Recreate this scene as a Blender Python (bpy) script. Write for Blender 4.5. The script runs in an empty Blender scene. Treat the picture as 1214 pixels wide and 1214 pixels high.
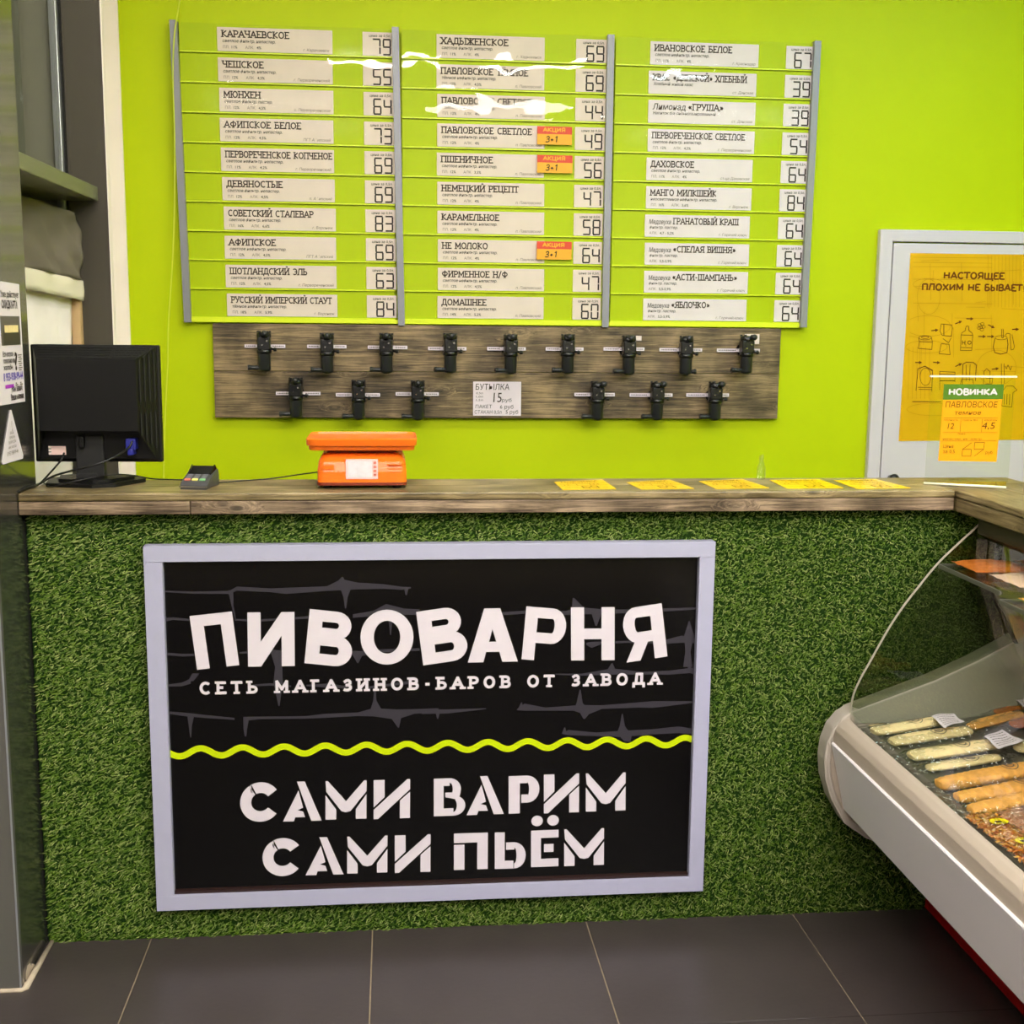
import bpy, bmesh, math, random
from mathutils import Vector, Matrix
R = random.Random(7)
C = bpy.context.scene.collection
S = bpy.context.scene
PI = math.pi

# ------------------------------------------------------------ camera, world, exposure
F = 1427.24; PITCH = 0.15578; YAW = 0.0987; ROLL = 0.0099
EYE = Vector((0.0662, -3.1463, 1.6693))
_cp, _sp = math.cos(PITCH), math.sin(PITCH)
FW = Vector((math.sin(YAW)*_cp, math.cos(YAW)*_cp, -_sp))
_r = Vector((math.cos(YAW), -math.sin(YAW), 0)); _u = _r.cross(FW)
RT = math.cos(ROLL)*_r + math.sin(ROLL)*_u
UP = -math.sin(ROLL)*_r + math.cos(ROLL)*_u
cam_data = bpy.data.cameras.new('camera'); cam = bpy.data.objects.new('camera', cam_data); C.objects.link(cam)
cam_data.sensor_width = 36; cam_data.lens = F/1214*36; cam_data.clip_start = .05
cam.matrix_world = Matrix(((RT.x, UP.x, -FW.x, EYE.x), (RT.y, UP.y, -FW.y, EYE.y), (RT.z, UP.z, -FW.z, EYE.z), (0, 0, 0, 1)))
S.camera = cam
S.view_settings.view_transform = 'Standard'
S.view_settings.look = 'None'
S.view_settings.gamma = 1
S.view_settings.use_curve_mapping = False
S.view_settings.exposure = -0.30
W_ = bpy.data.worlds.new('world'); S.world = W_; W_.use_nodes = True
W_.node_tree.nodes['Background'].inputs[0].default_value = (.9, .95, 1, 1)
W_.node_tree.nodes['Background'].inputs[1].default_value = 0.3
S.cycles.use_denoising = True
S.cycles.denoising_input_passes = 'RGB_ALBEDO'
S.cycles.max_bounces = 8
S.cycles.transparent_max_bounces = 24
S.cycles.sample_clamp_indirect = 6

LAMPS = [  # x, y, half sizes, strength, colour : tubes and panels under the ceiling
    (-0.02, -1.75, .30, .07, 150, (1.0, .93, .86)), (0.95, -1.75, .34, .07, 100, (1.0, .94, .89)), (1.85, -1.75, .30, .07, 76, (.76, .90, 1.0)),
    (-0.8, -3.3, .62, .16, 46, (1.0, .93, .86)), (0.9, -3.3, .62, .16, 66, (1.0, .94, .90)), (2.6, -3.3, .62, .16, 66, (1.0, .95, .92)),
    (-0.8, -4.4, .62, .16, 36, (1.0, .93, .86)), (0.9, -4.4, .62, .16, 46, (1.0, .94, .90)), (2.6, -4.4, .62, .16, 56, (1.0, .95, .92)),
    (-0.35, 0.15, .62, .09, 24, (1.0, .93, .82)), (1.0, 0.15, .62, .09, 24, (1.0, .95, .88)), (2.4, 0.15, .62, .09, 30, (.55, .84, 1.0)),
]

def P(u, v, ax, val):
    d = FW + RT*((u-607)/F) + UP*((607-v)/F)
    i = 'XYZ'.index(ax)
    return EYE + d*((val-EYE[i])/d[i])

# ------------------------------------------------------------ materials
def s2l(c):
    return tuple((x/12.92 if x <= .04045 else ((x+.055)/1.055)**2.4) for x in (v/255 for v in c))
def mat(name, rgb, rough=.5, spec=.5, metal=0, coat=0, var=0, scale=8, bump=0, bscale=40, emis=None, lin=False):
    m = bpy.data.materials.new(name); m.use_nodes = True
    nt = m.node_tree; b = nt.nodes['Principled BSDF']
    c = rgb if lin else s2l(rgb)
    b.inputs['Base Color'].default_value = (*c, 1)
    b.inputs['Roughness'].default_value = rough
    b.inputs['Specular IOR Level'].default_value = spec
    b.inputs['Metallic'].default_value = metal
    b.inputs['Coat Weight'].default_value = coat
    b.inputs['Coat Roughness'].default_value = .08
    if var or bump:
        tc = nt.nodes.new('ShaderNodeTexCoord')
    if var:
        n = nt.nodes.new('ShaderNodeTexNoise'); n.inputs['Scale'].default_value = scale; n.inputs['Detail'].default_value = 4
        nt.links.new(tc.outputs['Object'], n.inputs['Vector'])
        r = nt.nodes.new('ShaderNodeValToRGB')
        r.color_ramp.elements[0].position = .3; r.color_ramp.elements[1].position = .7
        r.color_ramp.elements[0].color = (*[x*(1-var) for x in c], 1)
        r.color_ramp.elements[1].color = (*[min(1, x*(1+var)) for x in c], 1)
        nt.links.new(n.outputs['Fac'], r.inputs['Fac']); nt.links.new(r.outputs['Color'], b.inputs['Base Color'])
    if bump:
        n2 = nt.nodes.new('ShaderNodeTexNoise'); n2.inputs['Scale'].default_value = bscale; n2.inputs['Detail'].default_value = 3
        nt.links.new(tc.outputs['Object'], n2.inputs['Vector'])
        bp = nt.nodes.new('ShaderNodeBump'); bp.inputs['Strength'].default_value = bump; bp.inputs['Distance'].default_value = .01
        nt.links.new(n2.outputs['Fac'], bp.inputs['Height']); nt.links.new(bp.outputs['Normal'], b.inputs['Normal'])
    if emis:
        b.inputs['Emission Color'].default_value = (*emis[0], 1); b.inputs['Emission Strength'].default_value = emis[1]
    return m

def clear(name, tint=(1, 1, 1), rough=.02, refl=1.0, bump=0, bscale=12, base=.0, stretch=(1, 1, 1), ior=1.5):
    """thin clear plastic or glass: see-through with a Fresnel gloss"""
    m = bpy.data.materials.new(name); m.use_nodes = True; nt = m.node_tree
    nt.nodes.remove(nt.nodes['Principled BSDF']); out = nt.nodes['Material Output']
    t = nt.nodes.new('ShaderNodeBsdfTransparent'); t.inputs[0].default_value = (*tint, 1)
    g = nt.nodes.new('ShaderNodeBsdfGlossy'); g.inputs['Roughness'].default_value = rough
    fr = nt.nodes.new('ShaderNodeFresnel'); fr.inputs['IOR'].default_value = ior
    mx = nt.nodes.new('ShaderNodeMixShader'); mu = nt.nodes.new('ShaderNodeMath'); mu.operation = 'MULTIPLY_ADD'
    mu.inputs[1].default_value = refl; mu.inputs[2].default_value = base
    gb = nt.nodes.new('ShaderNodeNewGeometry'); mi_ = nt.nodes.new('ShaderNodeMix'); mi_.data_type = 'FLOAT'
    mi_.inputs['A'].default_value = ior; mi_.inputs['B'].default_value = 1/ior      # same gloss from either side of the sheet
    nt.links.new(gb.outputs['Backfacing'], mi_.inputs['Factor']); nt.links.new(mi_.outputs['Result'], fr.inputs['IOR'])
    nt.links.new(fr.outputs[0], mu.inputs[0]); nt.links.new(mu.outputs[0], mx.inputs[0])
    nt.links.new(t.outputs[0], mx.inputs[1]); nt.links.new(g.outputs[0], mx.inputs[2]); nt.links.new(mx.outputs[0], out.inputs[0])
    if bump:
        tc = nt.nodes.new('ShaderNodeTexCoord'); mp = nt.nodes.new('ShaderNodeMapping'); mp.inputs['Scale'].default_value = stretch
        n2 = nt.nodes.new('ShaderNodeTexNoise'); n2.inputs['Scale'].default_value = bscale; n2.inputs['Detail'].default_value = 1
        nt.links.new(tc.outputs['Object'], mp.inputs[0]); nt.links.new(mp.outputs[0], n2.inputs['Vector'])
        bp = nt.nodes.new('ShaderNodeBump'); bp.inputs['Strength'].default_value = bump; bp.inputs['Distance'].default_value = .02
        nt.links.new(n2.outputs['Fac'], bp.inputs['Height'])
        nt.links.new(bp.outputs['Normal'], g.inputs['Normal'])
    return m

def wood(name, dark, mid, light, axis='X', gs=1.0, rough=.55, knots=True, seed=0):
    """weathered stained pine: stretched grain, knots that bend it, worn patches"""
    m = bpy.data.materials.new(name); m.use_nodes = True; nt = m.node_tree; b = nt.nodes['Principled BSDF']
    N = nt.nodes.new; L = nt.links.new
    tc = N('ShaderNodeTexCoord'); oi = N('ShaderNodeObjectInfo')
    mp = N('ShaderNodeMapping'); add = N('ShaderNodeVectorMath'); add.operation = 'ADD'
    vm = N('ShaderNodeVectorMath'); vm.operation = 'SCALE'; vm.inputs['Scale'].default_value = 17.0 + seed
    cx = N('ShaderNodeCombineXYZ'); L(oi.outputs['Random'], cx.inputs[0]); L(oi.outputs['Random'], cx.inputs[1]); L(oi.outputs['Random'], cx.inputs[2])
    L(cx.outputs[0], vm.inputs[0]); L(tc.outputs['Object'], add.inputs[0]); L(vm.outputs[0], add.inputs[1])
    L(add.outputs[0], mp.inputs[0])
    if axis == 'Y': mp.inputs['Rotation'].default_value = (0, 0, PI/2)
    # knots
    vs = N('ShaderNodeVectorMath'); vs.operation = 'MULTIPLY'; vs.inputs[1].default_value = (4.2, 11, 11); L(mp.outputs[0], vs.inputs[0])
    vo = N('ShaderNodeTexVoronoi'); vo.inputs['Scale'].default_value = 1.0; L(vs.outputs[0], vo.inputs['Vector'])
    kn = N('ShaderNodeMapRange'); kn.inputs[1].default_value = .0; kn.inputs[2].default_value = .30; kn.inputs[3].default_value = 1; kn.inputs[4].default_value = 0
    L(vo.outputs['Distance'], kn.inputs[0])
    # grain coordinate
    gsv = N('ShaderNodeVectorMath'); gsv.operation = 'MULTIPLY'; gsv.inputs[1].default_value = (2.6*gs, 64*gs, 64*gs); L(mp.outputs[0], gsv.inputs[0])
    ad2 = N('ShaderNodeVectorMath'); ad2.operation = 'ADD'; L(gsv.outputs[0], ad2.inputs[0])
    ks = N('ShaderNodeVectorMath'); ks.operation = 'SCALE'; ks.inputs[0].default_value = (0, 2.6, 2.6); L(kn.outputs[0], ks.inputs['Scale']); L(ks.outputs[0], ad2.inputs[1])
    n1 = N('ShaderNodeTexNoise'); n1.inputs['Scale'].default_value = 1.6; n1.inputs['Detail'].default_value = 9; n1.inputs['Roughness'].default_value = .72; n1.inputs['Distortion'].default_value = 1.1
    L(ad2.outputs[0], n1.inputs['Vector'])
    n2 = N('ShaderNodeTexNoise'); n2.inputs['Scale'].default_value = 6.5; n2.inputs['Detail'].default_value = 5; L(mp.outputs[0], n2.inputs['Vector'])
    r1 = N('ShaderNodeValToRGB'); e = r1.color_ramp.elements
    e[0].position = .33; e[0].color = (*s2l(dark), 1); e[1].position = .68; e[1].color = (*s2l(light), 1)
    em = e.new(.5); em.color = (*s2l(mid), 1)
    mxn = N('ShaderNodeMath'); mxn.operation = 'MULTIPLY_ADD'; mxn.inputs[1].default_value = .7; L(n2.outputs['Fac'], mxn.inputs[0])
    sb = N('ShaderNodeMath'); sb.operation = 'SUBTRACT'; sb.inputs[1].default_value = .35; L(n1.outputs['Fac'], sb.inputs[0]); L(sb.outputs[0], mxn.inputs[2])
    L(mxn.outputs[0], r1.inputs['Fac'])
    col = r1.outputs['Color']
    if knots:
        kk = N('ShaderNodeMapRange'); kk.inputs[1].default_value = .03; kk.inputs[2].default_value = .13; kk.inputs[3].default_value = .8; kk.inputs[4].default_value = 0
        L(vo.outputs['Distance'], kk.inputs[0])
        mk = N('ShaderNodeMixRGB'); mk.inputs[2].default_value = (*s2l([x*.45 for x in dark]), 1); L(kk.outputs[0], mk.inputs[0]); L(col, mk.inputs[1]); col = mk.outputs[0]
    L(col, b.inputs['Base Color']); b.inputs['Roughness'].default_value = rough
    bp = N('ShaderNodeBump'); bp.inputs['Strength'].default_value = .35; bp.inputs['Distance'].default_value = .002; L(n1.outputs['Fac'], bp.inputs['Height']); L(bp.outputs['Normal'], b.inputs['Normal'])
    return m

def island(name, cols, rough=.6, spec=.3, trans=0):
    """colour picked per separate piece of one mesh (blades, crumbs)"""
    m = bpy.data.materials.new(name); m.use_nodes = True; nt = m.node_tree; b = nt.nodes['Principled BSDF']
    g = nt.nodes.new('ShaderNodeNewGeometry'); r = nt.nodes.new('ShaderNodeValToRGB')
    e = r.color_ramp.elements
    e[0].color = (*s2l(cols[0]), 1); e[1].color = (*s2l(cols[-1]), 1)
    for i, c in enumerate(cols[1:-1]):
        q = e.new((i+1)/(len(cols)-1)); q.color = (*s2l(c), 1)
    nt.links.new(g.outputs['Random Per Island'], r.inputs['Fac']); nt.links.new(r.outputs['Color'], b.inputs['Base Color'])
    b.inputs['Roughness'].default_value = rough; b.inputs['Specular IOR Level'].default_value = spec
    return m

M = {}
def make_mats():
    M['lime'] = mat('lime_paint', (188, 207, 0), .5, .18, var=.02, scale=2, bump=.05, bscale=6)
    M['lime_strip'] = mat('lime_board', (178, 199, 2), .45, .2)
    M['lime_edge'] = mat('lime_board_edge', (226, 244, 40), .3, .5)
    M['white_wall'] = mat('white_plaster', (250, 240, 232), .6, .3, var=.03, scale=5)
    M['ceiling'] = mat('ceiling_white', (225, 225, 222), .8, .2)
    M['grey_wall'] = mat('pale_grey_wall', (120, 116, 112), .7, .3)
    M['anthracite'] = mat('anthracite_panel', (92, 90, 86), .2, .5, var=.03, scale=3, bump=.03, bscale=5)
    M['gloss_side'] = mat('gloss_anthracite', (54, 53, 50), .22, .9, coat=.35)
    M['pilaster'] = mat('dark_bronze_panel', (76, 71, 62), .4, .4)
    M['beam'] = mat('olive_grey_metal', (104, 106, 80), .35, .5)
    M['alu'] = mat('aluminium', (176, 180, 178), .32, .6, metal=.7)
    M['rail'] = mat('grey_rail', (140, 142, 148), .4, .5, metal=.2)
    M['frame'] = mat('silver_grey_frame', (176, 176, 200), .4, .4, var=.015, scale=30)
    M['glass'] = clear('window_glass', (.88, .92, .88), .03, 1.2, base=.04)
    M['tile'] = mat('dark_stone_tile', (65, 58, 57), .34, .5, var=.07, scale=6, bump=.04, bscale=60)
    M['grout'] = mat('beige_grout', (168, 152, 126), .8, .2, var=.12, scale=40)
    M['seal'] = mat('sealant', (196, 180, 158), .6, .3, var=.15, scale=30)
    M['plank'] = wood('weathered_pine', (54, 43, 28), (108, 91, 64), (166, 142, 104))
    M['plank_top'] = wood('weathered_pine_top', (78, 66, 40), (128, 112, 76), (172, 152, 112), rough=.36)
    M['plank_side'] = wood('weathered_pine_return', (86, 72, 46), (122, 106, 72), (156, 140, 104), axis='Y', rough=.42)
    M['fascia'] = wood('weathered_pine_fascia', (60, 46, 32), (124, 104, 82), (180, 156, 128))
    M['black'] = mat('black_plastic', (12, 12, 12), .45, .3, bump=.02, bscale=200)
    M['black2'] = mat('black_plastic_matt', (34, 34, 34), .6, .3)
    M['gloss_black'] = mat('gloss_black', (10, 10, 11), .12, .5)
    M['tap'] = mat('tap_plastic', (33, 35, 37), .38, .5)
    M['tap_dark'] = mat('tap_plastic_dark', (16, 17, 18), .3, .5)
    M['chrome'] = mat('bright_metal', (200, 200, 200), .2, .5, metal=1)
    M['blue'] = mat('blue_plastic', (34, 38, 132), .4)
    M['orange'] = mat('orange_plastic', (246, 116, 26), .25, .5)
    M['orange_dark'] = mat('dark_orange_rubber', (120, 40, 14), .5)
    M['lcd'] = mat('pale_scale_display', (214, 210, 214), .35, .4, var=.08, scale=60)
    M['lcd_edge'] = mat('pale_pink_keypad', (228, 196, 190), .4)
    M['paper'] = mat('white_paper', (226, 212, 206), .6, .3, var=.03, scale=14)
    M['paper_cool'] = mat('white_paper_bright', (228, 218, 226), .6, .3, var=.03, scale=14)
    M['ink'] = mat('dark_ink', (52, 38, 34), .7, .2)
    M['ink_soft'] = mat('grey_ink', (112, 98, 90), .7, .2)
    M['digit'] = mat('digit_ink', (48, 44, 46), .7, .2)
    M['promo_red'] = mat('promo_red', (214, 62, 24), .5)
    M['promo_yellow'] = mat('promo_yellow', (238, 170, 18), .5)
    M['sign_black'] = mat('sign_black', (10, 9, 10), .12, .28, bump=.02, bscale=3)
    M['sign_white'] = mat('sign_white', (220, 212, 220), .35, .4)
    M['sign_lime'] = mat('sign_lime', (198, 220, 0), .35, .4)
    M['sign_grey'] = mat('sign_grey', (58, 55, 62), .3, .2)
    M['sign_lip'] = mat('sign_lip', (44, 26, 24), .3, .5)
    M['turf_base'] = mat('turf_backing', (28, 50, 12), .9, .1)
    M['turf'] = island('turf_blades', [(40, 70, 10), (74, 106, 20), (104, 132, 40), (50, 84, 14), (160, 174, 100), (74, 110, 22)], .5, .35)
    M['fridge'] = mat('warm_grey_plastic', (188, 178, 166), .45, .4)
    M['taupe'] = mat('taupe_plastic', (176, 162, 146), .4, .4)
    M['panel_white'] = mat('white_enamel', (240, 234, 236), .35, .5)
    M['fridge_red'] = mat('red_enamel', (176, 14, 16), .35, .5)
    M['steel'] = mat('brushed_steel', (120, 118, 108), .35, .5, metal=.6, var=.05, scale=20)
    M['inner_grey'] = mat('inner_grey_wall', (150, 148, 132), .4, .4)
    M['bay_grey'] = mat('reflection_olive_grey', (112, 112, 96), .5, .3, var=.05, scale=6)  # reflection in the bay glazing, put in as olive grey
    M['dark_canopy'] = mat('dark_canopy', (60, 54, 44), .4, .5)
    M['case_glass'] = clear('case_glass', (.94, .96, .93), .02, 1.0, base=.02)
    M['case_glass_end'] = clear('case_end_glass', (.56, .60, .50), .02, .9, base=.02)
    M['glass_edge'] = mat('glass_edge', (214, 204, 186), .2, .5)
    M['acrylic'] = clear('clear_acrylic', (.96, .97, .96), .02, 1.0, base=.01)
    M['lit_acrylic_edge'] = mat('lit_acrylic_edge', (236, 236, 214), .2, .5)  # light caught in the sheet edges, put in as a pale solid colour
    M['pocket'] = clear('clear_pocket', (.985, .99, .96), .08, .1, ior=1.45)
    M['pocket_wavy'] = clear('clear_wavy_pocket', (.985, .99, .96), .0, .45, bump=.10, bscale=3.4, stretch=(2.2, 1, 2.0), ior=1.45)
    M['film'] = clear('clear_film', (.97, .98, .96), .12, 2.0, bump=.8, bscale=60, base=.05)
    M['cheese'] = mat('pale_cheese', (255, 226, 168), .4, .4, var=.10, scale=70, bump=.5, bscale=150)
    M['smoked'] = mat('smoked_cheese', (240, 172, 84), .38, .45, var=.22, scale=60, bump=.6, bscale=160)
    M['smoked_dark'] = mat('dark_smoked_cheese', (202, 112, 40), .42, .45, var=.2, scale=40)
    M['shard'] = island('amber_shards', [(196, 106, 22), (228, 150, 40), (240, 196, 90), (174, 74, 16), (232, 132, 30), (246, 222, 170)], .3, .5)
    M['shard_pink'] = island('pink_shards', [(206, 128, 78), (226, 164, 120), (238, 206, 180), (190, 96, 50)], .3, .5)
    M['yellow'] = mat('yellow_sticker', (236, 214, 20), .4)
    M['card_yellow'] = mat('yellow_card', (250, 206, 12), .28, .5)
    M['tag_orange'] = mat('orange_yellow_card', (244, 166, 6), .4)
    M['tag_green'] = mat('green_band', (78, 122, 30), .4)
    M['brown_ink'] = mat('brown_ink', (110, 56, 8), .7, .2)
    M['brown_soft'] = mat('soft_brown_ink', (176, 124, 8), .7, .2)
    M['poster'] = mat('mustard_poster', (222, 172, 8), .38, .4, var=.07, scale=5)
    M['door'] = mat('white_door', (212, 205, 216), .4, .4)
    M['cloth_grey'] = mat('grey_cloth', (126, 118, 106), .9, .1, var=.05, scale=9)
    M['cloth_white'] = mat('cream_cloth', (236, 228, 206), .9, .1)
    M['curtain'] = mat('sheer_curtain', (244, 236, 232), .9, .1, var=.04, scale=12)
    M['pine'] = mat('bare_pine', (206, 172, 126), .6, .3, var=.06, scale=14)
    M['key_red'] = mat('red_key', (214, 120, 104), .4); M['key_yellow'] = mat('yellow_key', (236, 226, 130), .4); M['key_green'] = mat('green_key', (130, 186, 130), .4)
    M['key_grey'] = mat('grey_key', (112, 112, 120), .4)
    M['pos'] = mat('dark_grey_terminal', (62, 62, 66), .4)
    M['cable'] = mat('black_cable', (14, 14, 15), .45)
    M['lime_cable'] = mat('yellow_cord', (214, 226, 60), .4)
    M['violet'] = mat('violet_ink', (92, 74, 176), .6); M['magenta'] = mat('magenta_ink', (176, 60, 196), .6)
    M['photo_dark'] = mat('photo_dark', (54, 50, 44), .4); M['photo_grey'] = mat('photo_grey', (96, 88, 84), .5)
    M['green_reflection'] = mat('reflection_green', (134, 156, 34), .4); M['grey_reflection'] = mat('reflection_grey', (118, 112, 100), .4)  # reflected green and grey patches, put into packet colours
    M['handle'] = mat('black_handle', (16, 14, 18), .3)
make_mats()

# ------------------------------------------------------------ mesh helpers
def tag(o, label=None, cat=None, group=None, kind=None):
    if label: o['label'] = label
    if cat: o['category'] = cat
    if group: o['group'] = group
    if kind: o['kind'] = kind
    return o
def thing(name, loc, label, cat, group=None, rz=0):
    o = bpy.data.objects.new(name, None); C.objects.link(o); o.location = loc; o.rotation_euler = (0, 0, rz); o.empty_display_size = .05
    return tag(o, label, cat, group)
def put(name, me, mats, parent=None, local=False, smooth=False):
    if not isinstance(mats, (list, tuple)): mats = [mats]
    for m_ in mats: me.materials.append(m_)
    if parent is not None and not local:      # vertices were given in world space
        off = Vector((0, 0, 0)); p = parent
        while p is not None: off += p.location; p = p.parent
        me.transform(Matrix.Translation(-off))
    if smooth:
        for p_ in me.polygons: p_.use_smooth = True
    o = bpy.data.objects.new(name, me); C.objects.link(o)
    if parent is not None: o.parent = parent
    return o
def done(name, bm, mats, parent=None, local=False, smooth=False):
    me = bpy.data.meshes.new(name); bmesh.ops.recalc_face_normals(bm, faces=bm.faces[:]); bm.to_mesh(me); bm.free()
    return put(name, me, mats, parent, local, smooth)
def box(bm, a, b, mi=0, bev=0, rot=None, about=None):
    (x0, y0, z0), (x1, y1, z1) = a, b
    vs = [bm.verts.new(v) for v in ((x0, y0, z0), (x1, y0, z0), (x1, y1, z0), (x0, y1, z0), (x0, y0, z1), (x1, y0, z1), (x1, y1, z1), (x0, y1, z1))]
    fs = [bm.faces.new([vs[i] for i in f]) for f in ((3, 2, 1, 0), (4, 5, 6, 7), (0, 1, 5, 4), (1, 2, 6, 5), (2, 3, 7, 6), (3, 0, 4, 7))]
    for f in fs: f.material_index = mi
    if bev:
        es = list({e for f in fs for e in f.edges})
        bmesh.ops.bevel(bm, geom=es, offset=bev, segments=2, affect='EDGES', profile=.5, clamp_overlap=True, material=mi)
    if rot is not None:
        bmesh.ops.rotate(bm, verts=[v for v in vs if v.is_valid], cent=about or (0, 0, 0), matrix=rot)
    return vs
def bx(name, a, b, m, parent=None, bev=0, local=False):
    bm = bmesh.new(); box(bm, a, b, 0, bev); return done(name, bm, m, parent, local)
def ring(c, ax, r, n, ry=None, up=None, ph=0):
    ax = Vector(ax).normalized(); t = Vector(up) if up else (Vector((0, 0, 1)) if abs(ax.z) < .9 else Vector((1, 0, 0)))
    a = ax.cross(t).normalized(); b = a.cross(ax).normalized()
    return [Vector(c) + a*(r*math.cos(2*PI*i/n+ph)) + b*((ry or r)*math.sin(2*PI*i/n+ph)) for i in range(n)]
def tube(bm, pts, rad, n=10, mi=0, cap=True, up=None, flat=1.0, smooth=True):
    rs = []
    for i, p in enumerate(pts):
        a = Vector(pts[max(0, i-1)]); b = Vector(pts[min(len(pts)-1, i+1)])
        r = rad[i] if isinstance(rad, (list, tuple)) else rad
        rs.append([bm.verts.new(v) for v in ring(p, (b-a), r, n, r*flat, up)])
    for i in range(len(rs)-1):
        for j in range(n):
            f = bm.faces.new((rs[i][j], rs[i][(j+1) % n], rs[i+1][(j+1) % n], rs[i+1][j])); f.material_index = mi; f.smooth = smooth
    if cap:
        for r_ in (rs[0][::-1], rs[-1]):
            f = bm.faces.new(r_); f.material_index = mi
    return rs
def prism(bm, poly, ext, mi=0):
    """poly: list of 3-D points, ext: vector"""
    e = Vector(ext); a = [bm.verts.new(p) for p in poly]; b = [bm.verts.new(Vector(p)+e) for p in poly]; n = len(poly)
    fs = [bm.faces.new(a[::-1]), bm.faces.new(b)]
    for i in range(n): fs.append(bm.faces.new((a[i], a[(i+1) % n], b[(i+1) % n], b[i])))
    for f in fs: f.material_index = mi
def bez(pts, n=24):
    """smooth curve through points (Catmull-Rom)"""
    out = []; p = [Vector(pts[0])]+[Vector(q) for q in pts]+[Vector(pts[-1])]
    for i in range(1, len(p)-2):
        for k in range(n):
            t = k/n
            out.append(.5*((2*p[i])+(p[i+1]-p[i-1])*t+(2*p[i-1]-5*p[i]+4*p[i+1]-p[i+2])*t*t+(3*p[i]-p[i-1]-3*p[i+1]+p[i+2])*t**3))
    out.append(p[-2]); return out

# ------------------------------------------------------------ lettering
def arc(cx, cy, rx, ry, a0, a1, n=14):
    return [(cx+rx*math.cos(math.radians(a0+(a1-a0)*i/n)), cy+ry*math.sin(math.radians(a0+(a1-a0)*i/n))) for i in range(n+1)]
def bowl(x0, x1, y0, y1):
    r = (y1-y0)/2; xm = max(x0, x1-r*.9); return [(x0, y1)]+arc(xm, (y0+y1)/2, x1-xm, r, 90, -90, 8)+[(x0, y0)]
def GL():
    L_ = lambda *p: list(p)
    st = L_((.1, 0), (.1, 1)); G = {}
    G['А'] = (.8, [L_((.02, 0), (.4, 1), (.78, 0)), L_((.16, .33), (.64, .33))])
    G['Б'] = (.68, [L_((.1, 0), (.1, 1)), L_((.1, 1), (.56, 1)), bowl(.1, .62, 0, .56)])
    G['В'] = (.68, [st, bowl(.1, .58, .52, 1), bowl(.1, .64, 0, .52)])
    G['Г'] = (.56, [st, L_((.1, 1), (.54, 1))])
    G['Д'] = (.82, [L_((.2, .04), (.26, 1), (.64, 1), (.64, .04)), L_((.02, -.18), (.02, .04), (.8, .04), (.8, -.18))])
    G['Е'] = (.64, [st, L_((.1, 1), (.58, 1), (.58, .88)), L_((.1, .52), (.48, .52)), L_((.1, 0), (.6, 0), (.6, .12))])
    G['Ё'] = (.64, G['Е'][1]+[L_((.2, 1.16), (.2, 1.28)), L_((.46, 1.16), (.46, 1.28))])
    G['Ж'] = (1.0, [L_((.5, 0), (.5, 1)), L_((.04, 1), (.5, .5), (.96, 1)), L_((.04, 0), (.5, .5), (.96, 0))])
    G['З'] = (.62, [[(.08, .8)]+arc(.28, .75, .26, .25, 140, -90, 8)[2:]+[(.2, .5)], [(.2, .5), (.28, .5)]+arc(.28, .26, .29, .26, 90, -140, 8)])
    G['И'] = (.8, [st, L_((.68, 0), (.68, 1)), L_((.1, .06), (.68, .94))])
    G['Й'] = (.8, G['И'][1]+[arc(.39, 1.28, .14, .1, 200, 340, 6)])
    G['К'] = (.74, [st, L_((.68, 1), (.14, .5), (.7, 0))])
    G['Л'] = (.78, [L_((.04, 0), (.22, 1), (.66, 1), (.66, 0))])
    G['М'] = (.94, [L_((.1, 0), (.1, 1), (.46, .25), (.82, 1), (.82, 0))])
    G['Н'] = (.8, [st, L_((.68, 0), (.68, 1)), L_((.1, .5), (.68, .5))])
    G['О'] = (.82, [arc(.4, .5, .34, .5, 0, 360, 20)])
    G['П'] = (.8, [st, L_((.1, 1), (.68, 1)), L_((.68, 1), (.68, 0))])
    G['Р'] = (.66, [st, bowl(.1, .62, .44, 1)])
    G['С'] = (.74, [arc(.42, .5, .35, .5, 48, 312, 16)])
    G['Т'] = (.7, [L_((.34, 0), (.34, 1)), L_((.02, .86), (.02, 1), (.66, 1), (.66, .86))])
    G['У'] = (.74, [L_((.04, 1), (.38, .38)), L_((.7, 1), (.34, .1), (.14, 0))])
    G['Ф'] = (.94, [L_((.45, 0), (.45, 1.02)), arc(.45, .54, .39, .32, 0, 360, 18)])
    G['Х'] = (.76, [L_((.04, 0), (.7, 1)), L_((.04, 1), (.7, 0))])
    G['Ц'] = (.82, [L_((.1, 1), (.1, 0), (.78, 0), (.78, -.18)), L_((.64, 1), (.64, 0))])
    G['Ч'] = (.74, [L_((.08, 1), (.08, .66), (.2, .48), (.62, .48)), L_((.62, 0), (.62, 1))])
    G['Ш'] = (1.08, [L_((.1, 1), (.1, 0)), L_((.53, 1), (.53, 0)), L_((.96, 1), (.96, 0)), L_((.1, 0), (.96, 0))])
    G['Щ'] = (1.1, G['Ш'][1]+[L_((.96, 0), (1.08, 0), (1.08, -.18))])
    G['Ы'] = (.94, [st, bowl(.1, .52, 0, .54), L_((.84, 0), (.84, 1))])
    G['Ь'] = (.66, [st, bowl(.1, .6, 0, .54)])
    G['Э'] = (.74, [arc(.3, .5, .35, .5, 132, -132, 16), L_((.3, .5), (.62, .5))])
    G['Ю'] = (1.06, [st, L_((.1, .5), (.34, .5)), arc(.66, .5, .32, .5, 0, 360, 18)])
    G['Я'] = (.74, [L_((.64, 0), (.64, 1)), [(.64, 1)]+[(.74-x, y) for x, y in bowl(.1, .64, .44, 1)][1:-1]+[(.64, .44)], L_((.34, .44), (.06, 0))])
    G['«'] = (.6, [L_((.28, .66), (.08, .4), (.28, .14)), L_((.5, .66), (.3, .4), (.5, .14))])
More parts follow.
